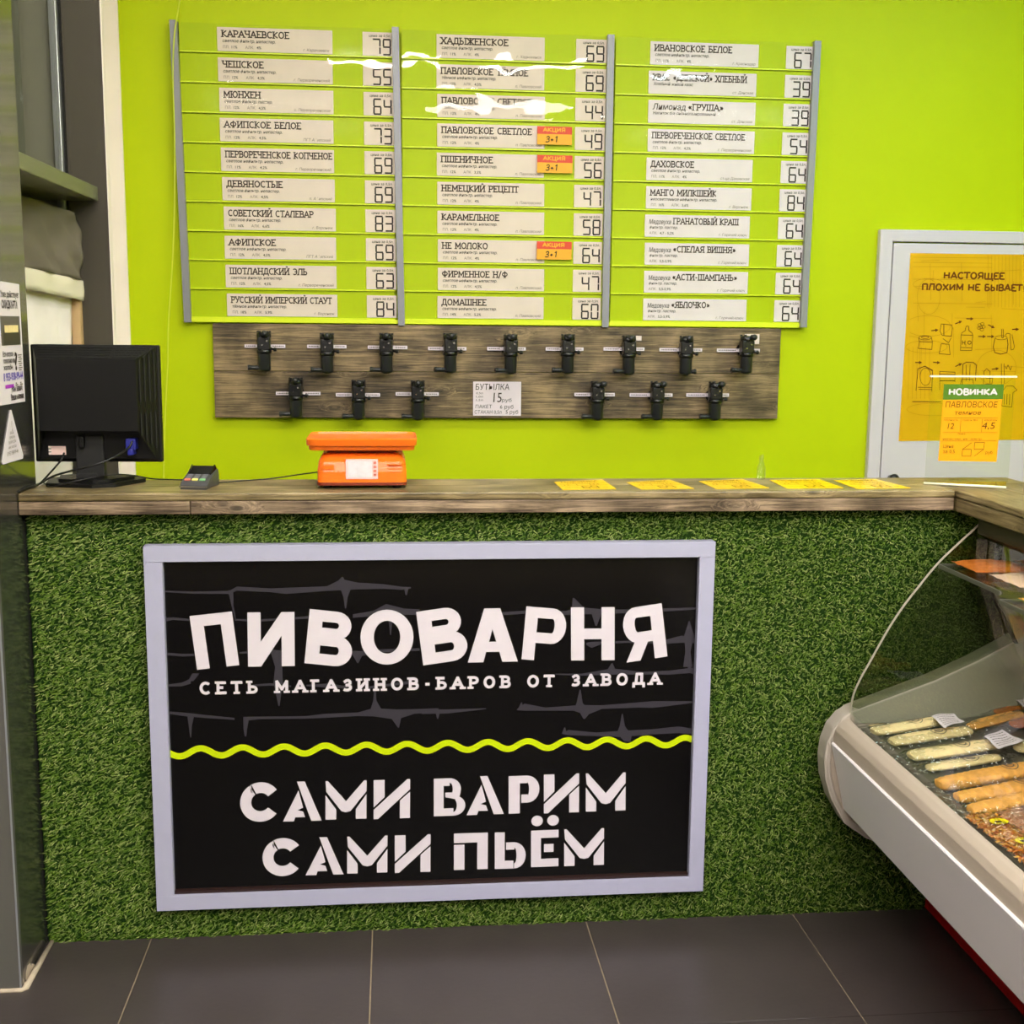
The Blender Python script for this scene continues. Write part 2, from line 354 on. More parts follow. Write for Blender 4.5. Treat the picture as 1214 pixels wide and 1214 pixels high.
    G['»'] = (.6, [L_((.08, .66), (.28, .4), (.08, .14)), L_((.3, .66), (.5, .4), (.3, .14))])
    G['-'] = (.5, [L_((.08, .42), (.4, .42))])
    G['/'] = (.5, [L_((.04, -.05), (.44, 1.05))])
    G['3'] = (.62, G['З'][1]); G['1'] = (.5, [L_((.08, .75), (.3, 1), (.3, 0))]); G['+'] = (.6, [L_((.06, .4), (.5, .4)), L_((.28, .18), (.28, .62))])
    G[' '] = (.42, [])
    return G
GLY = GL()
def ribbon(pts, w):
    out = []; n = len(pts)
    for i in range(n-1):
        (x0, y0), (x1, y1) = pts[i], pts[i+1]; dx, dy = x1-x0, y1-y0; l = math.hypot(dx, dy) or 1e-9; dx /= l; dy /= l
        e0 = w*.35 if i > 0 else 0; e1 = w*.35 if i < n-2 else 0
        if n > 8: e0 = e1 = w*.05
        a0, b0, a1, b1 = x0-dx*e0, y0-dy*e0, x1+dx*e1, y1+dy*e1; px, py = -dy*w/2, dx*w/2
        out.append([(a0+px, b0+py), (a0-px, b0-py), (a1-px, b1-py), (a1+px, b1+py)])
    return out
def strokes_text(s, x, y, h, w=.17, fit=None, serif=True, track=.09, slant=0):
    """slab-serif stroke lettering -> list of quads in plane coordinates"""
    tw = sum(GLY[c][0]+track for c in s)-track
    sx = (fit/tw) if fit else h
    q = []; cx = 0
    for c in s:
        g = GLY[c]
        for p in g[1]:
            pp = []
            for (a, b) in p: pp.append((a, min(max(b, w/2*0), 1.0) if 0 <= b <= 1 else b))
            pp = [(a, w/2+(b)*(1-w)) if 0 <= b <= 1 else (a, b) for a, b in pp]
            for quad in ribbon(pp, w): q.append([(cx+a, b) for a, b in quad])
            if serif:
                for (e, o_) in ((pp[0], pp[1]), (pp[-1], pp[-2])):
                    raw = abs(e[1]-w/2) < 1e-6 or abs(e[1]-(1-w/2)) < 1e-6
                    if raw and abs(e[1]-o_[1]) > .8*abs(e[0]-o_[0]) and abs(e[1]-o_[1]) > .2:
                        hw = w*.5+.125; t = w*.8; yb = 0 if e[1] < .5 else 1-t*1.0
                        q.append([(cx+e[0]-hw, yb), (cx+e[0]+hw, yb), (cx+e[0]+hw, yb+t*1.0), (cx+e[0]-hw, yb+t*1.0)])
                        ys = 0 if e[1] < .5 else 1-w/2
                        q.append([(cx+e[0]-w/2, ys), (cx+e[0]+w/2, ys), (cx+e[0]+w/2, ys+w/2), (cx+e[0]-w/2, ys+w/2)])
        cx += g[0]+track
    return [[(x+a*sx+slant*b*h, y+b*h) for a, b in quad] for quad in q], tw*sx
_fc = {}
def font_text(s, x, y, h, slant=0, bold=0, fit=None, align='L', flip=False):
    """built-in font -> faces in plane coordinates; h is the capital height"""
    key = (s, bold)
    if key not in _fc:
        cu = bpy.data.curves.new('tmp', 'FONT'); cu.body = s; cu.resolution_u = 2; cu.offset = bold
        ob = bpy.data.objects.new('tmp', cu); me = bpy.data.meshes.new_from_object(ob)
        vs = [tuple(v.co[:2]) for v in me.vertices]; fs = [list(p.vertices) for p in me.polygons]
        _fc[key] = (vs, fs); bpy.data.objects.remove(ob); bpy.data.curves.remove(cu); bpy.data.meshes.remove(me)
    vs, fs = _fc[key]
    if not vs: return []
    mn = min(v[0] for v in vs); mxx = max(v[0] for v in vs); k = h/.70; kx = k if not fit else fit/(mxx-mn)
    ox = x if align == 'L' else (x-(mxx-mn)*kx if align == 'R' else x-(mxx-mn)*kx/2)
    pv = [(ox+(v[0]-mn)*kx+slant*v[1]*k, y+v[1]*k) for v in vs]
    return [[pv[i] for i in f] for f in fs]
SEG = {'0': 'abcdef', '1': 'bc', '2': 'abged', '3': 'abgcd', '4': 'fgbc', '5': 'afgcd', '6': 'afgecd', '7': 'abc', '8': 'abcdefg', '9': 'abfgcd'}
def seg_text(s, x, y, w, h, t, gap, sl=0):
    q = []
    for i, c in enumerate(s):
        o = x+i*(w+gap); hh = h/2
        D = {'a': ((0, h), (w, h)), 'g': ((0, hh), (w, hh)), 'd': ((0, 0), (w, 0)), 'f': ((0, hh), (0, h)), 'b': ((w, hh), (w, h)), 'e': ((0, 0), (0, hh)), 'c': ((w, 0), (w, hh))}
        for k in SEG[c]:
            (a, b), (c_, d) = D[k]; g = t*.35
            if a == c_: q.append([(o+a-t/2, y+b+g), (o+a+t/2, y+b+g), (o+a+t/2, y+d-g), (o+a-t/2, y+d-g)])
            else: q.append([(o+a+g-t/2, y+b-t/2), (o+c_-g+t/2, y+b-t/2), (o+c_-g+t/2, y+b+t/2), (o+a+g-t/2, y+b+t/2)])
    return q
def flat(name, groups, mp, parent, label=None):
    """flat print: groups = [(polys, material)], mp maps plane coords to world"""
    vs, fs, mi, ms = [], [], [], []
    o0 = Vector(mp(0, 0)); nrm = (Vector(mp(1, 0))-o0).cross(Vector(mp(0, 1))-o0).normalized()    # hair-thin layering of overlapping strokes
    for polys, m_ in groups:
        if m_ not in ms: ms.append(m_)
        k = ms.index(m_)
        for p in polys:
            if len(p) < 3: continue
            b = len(vs); e_ = (len(fs) % 24)*1.2e-5; vs += [tuple(Vector(mp(*q))+nrm*e_) for q in p]; fs.append(list(range(b, b+len(p)))); mi.append(k)
    me = bpy.data.meshes.new(name); me.from_pydata(vs, [], fs); me.polygons.foreach_set('material_index', mi); me.update()
    o = put(name, me, ms, parent)
    if label: o['label'] = label
    return o
def face_y(Y):            # a plane that faces the shop (-Y)
    return lambda x, z: (x, Y, z)
def rect(x0, y0, x1, y1): return [(x0, y0), (x1, y0), (x1, y1), (x0, y1)]

WY = 1.45                 # wall behind the bar
# ------------------------------------------------------------ room shell
bx('wall_back', (-1.6, WY, 0), (3.7, WY+.12, 3.3), M['lime'])['kind'] = 'structure'
bx('wall_left', (-1.72, -5.2, 0), (-1.6, WY+.12, 3.3), M['grey_wall'])['kind'] = 'structure'
bx('wall_right', (3.6, -5.2, 0), (3.72, WY, 3.3), M['lime'])['kind'] = 'structure'
bx('wall_front', (-1.6, -5.2, 0), (3.6, -5.08, 3.3), M['grey_wall'])['kind'] = 'structure'
bx('ceiling', (-1.72, -5.2, 3.3), (3.72, WY+.12, 3.4), M['ceiling'])['kind'] = 'structure'
fl = bx('floor', (-1.72, -5.2, -.12), (3.72, WY+.12, -.004), M['grout']); fl['kind'] = 'structure'
tile_me = None
for i in range(-3, 6):
    for j in range(-7, 4):
        x0 = i*.6+.0016; y0 = -.522+j*.6+.0016
        x1, y1 = x0+.5968, y0+.5968
        if y1 > WY: y1 = WY-.002
        if x0 < -1.6: x0 = -1.598
        if y0 < -5.08: y0 = -5.078
        bm = bmesh.new(); box(bm, (x0, y0, -.012), (x1, y1, 0), 0, .0012)
        o = done('tile', bm, M['tile'], fl)
# staff side, left: dark cladding column, window bay, pilaster, white strip of wall
column = thing('column', (-1.2, -.06, 0), 'tall glossy anthracite clad column at the left end of the bar counter', 'column')
bx('side_panel', (-.885, -.238, 0), (-.8745, .112, 3.3), M['gloss_side'], column, .001)
bx('front_panel', (-1.6, -.24, 0), (-.871, -.225, 3.3), M['anthracite'], column, .001)
bx('corner_trim', (-.876, -.2415, 0), (-.8715, -.237, 3.3), M['rail'], column, .001)
bx('core', (-1.6, -.225, 0), (-.885, .112, 3.3), M['anthracite'], column)
bm = bmesh.new()
tube(bm, [(-1.6, -.243, .003), (-.87, -.243, .003), (-.864, -.235, .003), (-.862, .0, .003)], [.006, .006, .009, .006], 8)
done('sealant_bead', bm, M['seal'], column, smooth=True)
bm = bmesh.new()
for (a, b, c_, d) in ((-.232, .02, .015, .028), (-.2, .05, .03, .034), (-.16, .035, .012, .02)):
    prism(bm, [(-.8735, a, .005), (-.8735, a+b, .005), (-.8735, a+b*.8, c_), (-.8735, a+b*.4, d), (-.8735, a+b*.1, c_*.8)], (.0012, 0, 0))
done('glue_smear', bm, M['seal'], column)

pil_l = P(68, 0, 'Y', .98).x; pil_r = -.846
bx('wall_left_return', (pil_l-.02, .985, 0), (-.958, WY, 3.3), M['white_wall'])['kind'] = 'structure'
bx('trim_1', (pil_l, .972, 0), (pil_r-.006, .984, 3.3), M['pilaster'])['kind'] = 'structure'
bx('trim_2', (pil_r-.006, .968, 0), (pil_r-.001, .99, 3.3), M['white_wall'])['kind'] = 'structure'
bx('trim_3', (-.957, 1.437, 0), (-.896, WY-.0005, 3.3), M['white_wall'])['kind'] = 'structure'
# beam across the bay and the glazing behind it
zb0, zb1 = P(115, 238, 'Y', .94).z, P(113, 221, 'Y', .94).z
win = bx('window_1', (-1.15, .112, zb0), (-.878, .955, zb1), M['beam'], bev=.003); win['kind'] = 'structure'
gx = -1.09
bx('window_glass', (gx-.004, .113, zb1), (gx, .93, 3.29), M['glass'], win)
bx('reflection_backing', (-1.59, .972, 1.0), (pil_l-.001, .984, 3.29), M['bay_grey'], win)  # added board; its colour stands in for the reflection in the glass
for k, (a, b) in enumerate(((57, 61.5), (62.5, 67.5))):
    xa = P(a, 0, 'Y', .955).x; xb = P(b, 0, 'Y', .955).x
    bx('window_mullion', (xa, .945-.012*k, zb1-.2), (xb, .968, 3.29), M['alu'], win, .002)
xa = P(67.5, 0, 'Y', .955).x
bx('window_gasket', (xa, .955, zb1-.2), (xa+.006, .971, 3.29), M['black'], win)
# drapery in the bay
def sheet(name, tl, tr, bl, br, m, parent, nx=30, nz=16, amp=.008, k=5, ph=0, thick=.002, folds=None):
    bm = bmesh.new(); g = []
    tl, tr, bl, br = map(Vector, (tl, tr, bl, br)); n = (tr-tl).cross(bl-tl).normalized()
    for i in range(nx+1):
        row = []
        for j in range(nz+1):
            u, v = i/nx, j/nz
            p = tl.lerp(tr, u).lerp(bl.lerp(br, u), v)
            d = amp*(.35+.65*v)*math.sin(k*2*PI*u+ph+1.3*math.sin(3*v))
            if folds: d += folds(u, v)
            row.append(bm.verts.new(p+n*d))
        g.append(row)
    for i in range(nx):
        for j in range(nz): bm.faces.new((g[i][j], g[i+1][j], g[i+1][j+1], g[i][j+1])).smooth = True
    bmesh.ops.recalc_face_normals(bm, faces=bm.faces[:])
    bmesh.ops.solidify(bm, geom=bm.faces[:], thickness=thick)
    return done(name, bm, m, parent)
cl_tl = P(22, 229, 'X', -1.02); cl_tr = P(95, 256, 'Y', .945); cl_bl = P(28, 316, 'X', -1.02); cl_br = P(99, 333, 'Y', .945)
cl = thing('hanging_cloth', (-.96, .75, 1.7), 'grey cloth with a cream hem hanging under the olive beam at left', 'cloth')
fold = lambda u, v: .012*math.sin(9*(u*.8+v*.9))*(1-v)*u + .006*math.sin(14*(u-v))
sheet('drape', cl_tl, cl_tr, cl_bl, cl_br, M['cloth_grey'], cl, amp=.006, k=2.2, folds=fold)
sheet('hem', cl_bl+Vector((0, -.002, 0)), cl_br+Vector((0, -.002, 0)), P(30, 342, 'X', -1.02), P(101, 357, 'Y', .945), M['cloth_white'], cl, nz=4, amp=.006, k=2.2, ph=.35)
cu = thing('sheer_curtain', (-1.05, .6, .3), 'pale sheer curtain hanging below the grey cloth behind the monitor', 'curtain')
sheet('curtain_panel', (-1.17, .14, 1.80), P(84, 330, 'Y', .93), (-1.17, .14, .25), P(90, 900, 'Y', .93), M['curtain'], cu, nx=60, nz=6, amp=.004, k=9)
ja = P(85, 380, 'Y', .94).x; jb = P(96, 380, 'Y', .94).x
tm = bx('wooden_post', (ja, .935, 0), (jb, .968, 1.735), M['pine'], bev=.002)
tag(tm, 'bare pine post showing above the left part of the monitor', 'post')

# white door on the right, with its poster
d = bx('door_1', (1.985, 1.424, .02), (2.86, 1.446, 1.988), M['door'], bev=.003); d['kind'] = 'structure'
for a, b in (((1.928, 1.418, 0), (1.979, 1.449, 2.038)), ((2.866, 1.418, 0), (2.92, 1.449, 2.038)), ((1.979, 1.418, 1.993), (2.866, 1.449, 2.038))):
    bx('door_frame', a, b, M['door'], d, .003)
bx('door_shadow_gap', (1.9788, 1.44, 0), (1.9855, 1.449, 1.994), M['black2'], d)
bm = bmesh.new(); hp = P(1057, 567, 'Y', 1.415)
tube(bm, [(hp.x, 1.424, hp.z), (hp.x, 1.40, hp.z)], [.013, .013], 14); tube(bm, [(hp.x, 1.402, hp.z), (hp.x, 1.388, hp.z), (hp.x, 1.378, hp.z)], [.018, .021, .012], 18)
done('door_knob', bm, M['handle'], d, smooth=True)['label'] = 'small black round knob'

# ------------------------------------------------------------ ceiling lamps
for (x, y, sx, sy, e, c) in LAMPS:
    side = 'behind the bar' if y > 0 else ('over the middle of the shop' if y > -2.5 else ('behind the middle row' if y > -4 else 'near the entrance'))
    pos = ('left' if x < -.1 or (x < 0 and y > -2) else ('right' if x > 1.8 else 'centre'))
    t = thing('ceiling_lamp', (x, y, 3.3), 'long white ceiling lamp %s, %s one of its row' % (side, pos), 'lamp', 'ceiling lamps')
    bx('lamp_housing', (-sx-.02, -sy-.02, -.05), (sx+.02, sy+.02, 0), M['ceiling'], t, .004, local=True)
    bx('lamp_diffuser', (-sx, -sy, -.062), (sx, sy, -.0505), mat('lit_diffuser', (255, 255, 255), emis=(c, e)), t, .002, local=True)

# ------------------------------------------------------------ bar counter
ctr = thing('bar_counter', (.5, .08, 0), 'bar counter body clad in green artificial turf', 'counter')
bx('carcass', (-.866, .004, 0), (1.86, .2, 1.178), M['turf_base'], ctr)
XL, XR, YF, YB = -.8735, 1.580, -.052, .222
wt = thing('worktop', (.5, .08, 1.179), 'weathered pine plank worktop with a return towards the display case', 'worktop')
def plank(name, a, b, m, parent, bev=.004):
    return bx(name, a, b, m, parent, bev)
ZT = 1.234
plank('top_plank', (XL, YF, 1.214), (XR-.002, .084, ZT), M['plank_top'], wt)
plank('top_plank', (XL+.005, .0855, 1.214), (1.864, YB, ZT-.0005), M['plank_top'], wt)
plank('fascia_board', (XL, YF+.002, 1.179), (-.452, YF+.026, 1.2125), M['fascia'], wt, .002)
plank('fascia_board', (-.4505, YF+.002, 1.179), (XR-.003, YF+.026, 1.2125), M['fascia'], wt, .002)
plank('return_plank', (XR, -2.1, 1.214), (1.722, .0838, ZT), M['plank_side'], wt)
plank('return_plank', (1.7235, -2.1, 1.214), (1.866, .0838, ZT), M['plank_side'], wt)
plank('return_fascia_board', (XR+.002, -2.1, 1.176), (XR+.026, .08, 1.2125), M['plank_side'], wt, .002)
# artificial turf
def turf():
    vs, fs = [], []
    rr = random.Random(3); x0, x1 = -.864, 1.86
    n = 128000
    for i in range(n):
        x = rr.uniform(x0, x1); z = rr.uniform(.0, 1.178)
        # blades under the sign are hidden
        if -.55 < x < .9 and .14 < z < 1.07: continue
        th = rr.gauss(-1.0, .5); ln = rr.uniform(.010, .018); w = rr.uniform(.0008, .0015)
        dx, dz = math.sin(th)*.85, -abs(math.cos(th))*.6 + rr.uniform(-.25, .35)
        if rr.random() < .22: dx = -dx
        y0 = rr.uniform(-.002, .002); out = rr.uniform(.35, .85)
        l = math.hypot(dx, dz) or 1; px, pz = -dz/l*w, dx/l*w
        if z < .02 and dz < 0: dz *= .3
        a = (x, y0, z); m_ = (x+dx*ln*.5, y0-out*ln*.75, z+dz*ln*.35); t = (x+dx*ln, y0-out*ln*.95, max(.001, z+dz*ln))
        b = len(vs)
        vs += [(a[0]-px, a[1], a[2]-pz), (a[0]+px, a[1], a[2]+pz), (m_[0]+px, m_[1], m_[2]+pz), (m_[0]-px, m_[1], m_[2]-pz), t]
        fs += [(b, b+1, b+2, b+3), (b+3, b+2, b+4)]
    me = bpy.data.meshes.new('turf_cladding'); me.from_pydata(vs, [], fs); me.update()
    o = put('turf_cladding', me, M['turf'], ctr); o['kind'] = 'stuff'; o['label'] = 'green artificial turf on the counter front'
    bx('turf_backing', (-.871, -.001, 0), (1.86, .0035, 1.178), M['turf_base'], ctr)
turf()

# ------------------------------------------------------------ framed sign on the turf
SY = -.040; fx0, fx1, fz0, fz1 = -.5748, .9236, .0976, 1.0953
sg = thing('framed_sign', ((fx0+fx1)/2, 0, fz0), 'big black sign in a silver grey frame on the turf front of the counter', 'sign')
ft = .047
bx('panel', (fx0+.02, -.018, fz0+.02), (fx1-.02, -.009, fz1-.02), M['sign_black'], sg)
bx('frame_rail', (fx0, SY, fz1-.042), (fx1, -.004, fz1), M['frame'], sg, .0012)
bx('frame_rail', (fx0, SY, fz0), (fx1, -.004, fz0+.042), M['frame'], sg, .0012)
bx('frame_stile', (fx0, SY+.0004, fz0+.0425), (fx0+ft, -.004, fz1-.0425), M['frame'], sg, .0012)
bx('frame_stile', (fx1-ft*.9, SY+.0004, fz0+.0425), (fx1, -.004, fz1-.0425), M['frame'], sg, .0012)
bx('inner_lip', (fx0+ft, -.03, fz0+.0425), (fx1-ft*.9, -.018, fz0+.052), M['sign_lip'], sg)
PY = -.0186
def px2(u, v, Y=PY):
    p = P(u, v, 'Y', Y); return (p.x, p.z)
c1 = lambda x, y: px2(150+x/3.281, 620+y/3.281)
c2 = lambda x, y: px2(500+x/3.281, 620+y/3.281)
c3 = lambda x, y: px2(170+x/3.469, 850+y/3.469)
c4 = lambda x, y: px2(500+x/3.281, 850+y/3.281)
def glyph_quad(shapes, tl, tr, bl):
    """shapes in a unit box (0,0 bottom left; 1,1 top right) mapped by three corners"""
    (ax, ay), (bx_, by), (cx, cy) = tl, tr, bl; out = []
    for poly in shapes:
        out.append([(ax+(bx_-ax)*u+(cx-ax)*(1-v), ay+(by-ay)*u+(cy-ay)*(1-v)) for u, v in poly])
    return out
def annulus(cx, cy, rx, ry, tx, ty, a0, a1, n=20):
    out = []
    for i in range(n):
        a = math.radians(a0+(a1-a0)*i/n); b = math.radians(a0+(a1-a0)*(i+1)/n)
        out.append([(cx+rx*math.cos(a), cy+ry*math.sin(a)), (cx+rx*math.cos(b), cy+ry*math.sin(b)), (cx+(rx-tx)*math.cos(b), cy+(ry-ty)*math.sin(b)), (cx+(rx-tx)*math.cos(a), cy+(ry-ty)*math.sin(a))])
    return out
def Bowl(x0, x1, y0, y1, tx, ty):
    """bold bowl: two bars and a half ring"""
    ry = (y1-y0)/2; rx = ry*1.0 if ry < .28 else ry*.9; xm = x1-max(rx, tx+.06)
    return [rect(x0, y1-ty, xm, y1), rect(x0, y0, xm, y0+ty)]+annulus(xm, (y0+y1)/2, x1-xm, ry, tx, ty, 90, -90, 12)
T = .30
SH = {
 'П': [rect(0, 0, T, 1), rect(1-T, 0, 1, 1), rect(T-.01, .79, 1-T+.01, 1)],
 'И': [rect(0, 0, T*.93, 1), rect(1-T*.93, 0, 1, 1), [(0, 0), (T*.93, 0), (1, .92), (1, 1), (1-T*.93, 1), (0, .12)]],
 'В': [rect(0, 0, T, 1)]+Bowl(T-.02, .93, .48, 1, .27, .205)+Bowl(T-.02, 1, 0, .56, .29, .205),
 'О': annulus(.5, .5, .5, .5, .25, .2, 0, 360, 36),
 'А': [[(0, 0), (.31, 0), (.62, 1), (.34, 1)], [(.69, 0), (1, 0), (.66, 1), (.38, 1)], [(.28, .19), (.72, .19), (.66, .38), (.34, .38)]],
 'Р': [rect(0, 0, T, 1)]+Bowl(T-.02, 1, .33, 1, .28, .2),
 'Н': [rect(0, 0, T, 1), rect(1-T, 0, 1, 1), rect(T-.01, .4, 1-T+.01, .6)],
}
SH['Я'] = [[(1-a, b) for a, b in p] for p in [rect(0, 0, T*1.02, 1)]+Bowl(T-.02, .98, .33, 1, .28, .2)]+[[(0, 0), (.34, 0), (.62, .4), (.3, .42)]]
big = []
for ch, f_, tl, tr, bl in (('П', c1, (245, 362), (410, 344), (275, 571)), ('И', c1, (470, 348), (653, 346), (473, 559)), ('В', c1, (713, 334), (893, 353), (692, 545)),
                           ('О', c1, (909, 338), (1116, 336), (911, 552)), ('В', c2, (-22, 346), (158, 320), (6, 554)), ('А', c2, (176, 334), (372, 330), (179, 543)),
                           ('Р', c2, (407, 324), (568, 337), (388, 530)), ('Н', c2, (580, 328), (750, 327), (581, 535)), ('Я', c2, (772, 336), (933, 312), (796, 543))):
    big += glyph_quad(SH[ch], f_(*tl), f_(*tr), f_(*bl))
a = c1(287, 668); b = c2(927, 629); hgt = .0355
def mapline(quads, a, b):
    ang = math.atan2(b[1]-a[1], b[0]-a[0]); ca, sa = math.cos(ang), math.sin(ang)
    return [[(a[0]+x*ca-y*sa, a[1]+x*sa+y*ca) for x, y in q] for q in quads]
ln = math.hypot(b[0]-a[0], b[1]-a[1])
sub = []
# letters keep their own width; only the spacing between them is wide
txt = 'СЕТЬ МАГАЗИНОВ-БАРОВ ОТ ЗАВОДА'
wsum = sum(GLY[c][0] for c in txt)*hgt; tr_ = (ln-wsum)/(len(txt)-1)
cx = 0
for c in txt:
    q, _ = strokes_text(c, cx, 0, hgt, w=.22)
    sub += q; cx += GLY[c][0]*hgt+tr_
sub = mapline(sub, a, b)
# stencil capitals
def stC(): return annulus(.5, .5, .5, .5, .27, .27, 37, 117, 8)+annulus(.5, .5, .5, .5, .27, .27, 124, 322, 24)+[[(.235, .90), (.265, .95), (.30, .70), (.28, .63)]]
ST = {
 'С': stC(),
 'А': [[(.36, 1), (.56, 1), (1, 0), (.73, 0)], [(0, 0), (.28, 0), (.32, .1), (.57, .1), (.52, .24), (.38, .28), (.52, .34), (.40, .78)], ],
 'М': [[(0, 1), (.02, .72), (.39, .21), (.5, .18), (.61, .21), (1, .72), (1, 1), (.94, 1), (.5, .47), (.06, 1)], [(0, 0), (0, .64), (.26, .26), (.26, 0)], [(1, 0), (1, .64), (.74, .26), (.74, 0)]],
 'И': [[(0, 1), (0, .30), (.30, .56), (.30, 1)], [(0, 0), (0, .24), (.92, 1), (1, 1), (1, .74), (.12, 0)], [(.72, 0), (.72, .46), (1, .68), (1, 0)]],
 'В': [rect(0, 0, .31, 1)]+[[(.3, 1), (.5, 1), (.5, .80), (.3, .80)]]+annulus(.5, .71, .36, .29, .26, .12, 90, -52, 12)+[[(.36, .62), (.36, .50), (.78, .42), (.85, .62), (.5, .62)]]+[rect(.3, 0, .62, .2)]+annulus(.62, .27, .38, .27, .27, .1, 62, -90, 12),
 'Р': [rect(0, 0, .36, 1), rect(.34, .8, .6, 1)]+annulus(.6, .64, .40, .36, .34, .18, 90, -90, 12)+[rect(.41, .28, .62, .50)],
 'П': [rect(0, 0, .31, .69), [(0, .74), (0, 1), (1, 1), (1, 0), (.69, 0), (.69, .74)]],
 'Ь': [rect(0, 0, .32, 1), rect(.30, 0, .6, .22)]+annulus(.62, .36, .38, .36, .30, .14, 90, -90, 12)+[rect(.36, .52, .63, .72)],
 'Ё': [rect(0, 0, .36, 1), rect(.34, .79, 1, 1), rect(.34, 0, 1, .22), rect(.47, .40, .82, .62)]+annulus(.22, 1.26, .21, .145, .21, .145, 0, 360, 18)+annulus(.80, 1.26, .21, .145, .21, .145, 0, 360, 18),
}
st = []
for ch, f_, x0, y0, x1, y1, dy in (
    ('С', c3, 398, 271, 566, 434, 6), ('А', c3, 574, 267, 734, 430, 4), ('М', c3, 749, 264, 918, 422, 4), ('И', c3, 947, 260, 1097, 420, 5),
    ('В', c4, 47, 240, 170, 386, 4), ('А', c4, 174, 232, 320, 382, 5), ('Р', c4, 338, 230, 458, 376, 4), ('И', c4, 475, 224, 612, 375, 5), ('М', c4, 638, 220, 793, 368, 5),
    ('С', c3, 490, 500, 657, 657, 5), ('А', c3, 667, 496, 824, 651, 4), ('М', c3, 838, 492, 1004, 644, 5), ('И', c3, 1034, 487, 1181, 641, 5),
    ('П', c4, 125, 453, 257, 595, 4), ('Ь', c4, 284, 449, 405, 591, 3), ('Ё', c4, 425, 442, 532, 584, 4), ('М', c4, 554, 437, 709, 580, 5)):
    st.append(glyph_quad(ST[ch], f_(x0, y0), f_(x1, y0-dy), f_(x0, y1)))
st1 = sum(st[:9], []); st2 = sum(st[9:], [])
for nm_, qq in (('headline_lettering', big), ('subline_lettering', sub), ('slogan_lettering', st1), ('slogan_lettering', st2)):
    flat(nm_, [(qq, M['sign_white'])], face_y(PY-.0006), sg, 'white lettering')
# lime wave
wp = []
wl0 = px2(194, 888); wl1 = px2(823.5, 876)
pk0 = px2(170+235/3.469, 850+137/3.469); n = 520
per = (px2(500+1025/3.281, 880)[0]-px2(170+235/3.469, 888)[0])/12.0
for i in range(n+1):
    x = wl0[0]+(wl1[0]-wl0[0])*i/n
    t = (x-pk0[0])/per
    zc = px2(194, 892.5)[1]+(px2(823, 878.5)[1]-px2(194, 892.5)[1])*(i/n)
    wp.append((x, zc+.0105*math.cos(2*PI*t)))
wq = []
for i in range(n):
    (x0, y0), (x1, y1) = wp[i], wp[i+1]
    def nrm(k):
        p, q = wp[max(0, k-1)], wp[min(n, k+1)]; dx, dy = q[0]-p[0], q[1]-p[1]; l = math.hypot(dx, dy); return (-dy/l*.0086, dx/l*.0086)
    a_, b_ = nrm(i), nrm(i+1)
    wq.append([(x0+a_[0], y0+a_[1]), (x0-a_[0], y0-a_[1]), (x1-b_[0], y1-b_[1]), (x1+b_[0], y1+b_[1])])
flat('wavy_line', [(wq, M['sign_lime'])], face_y(PY-.0008), sg, 'lime green wavy line')
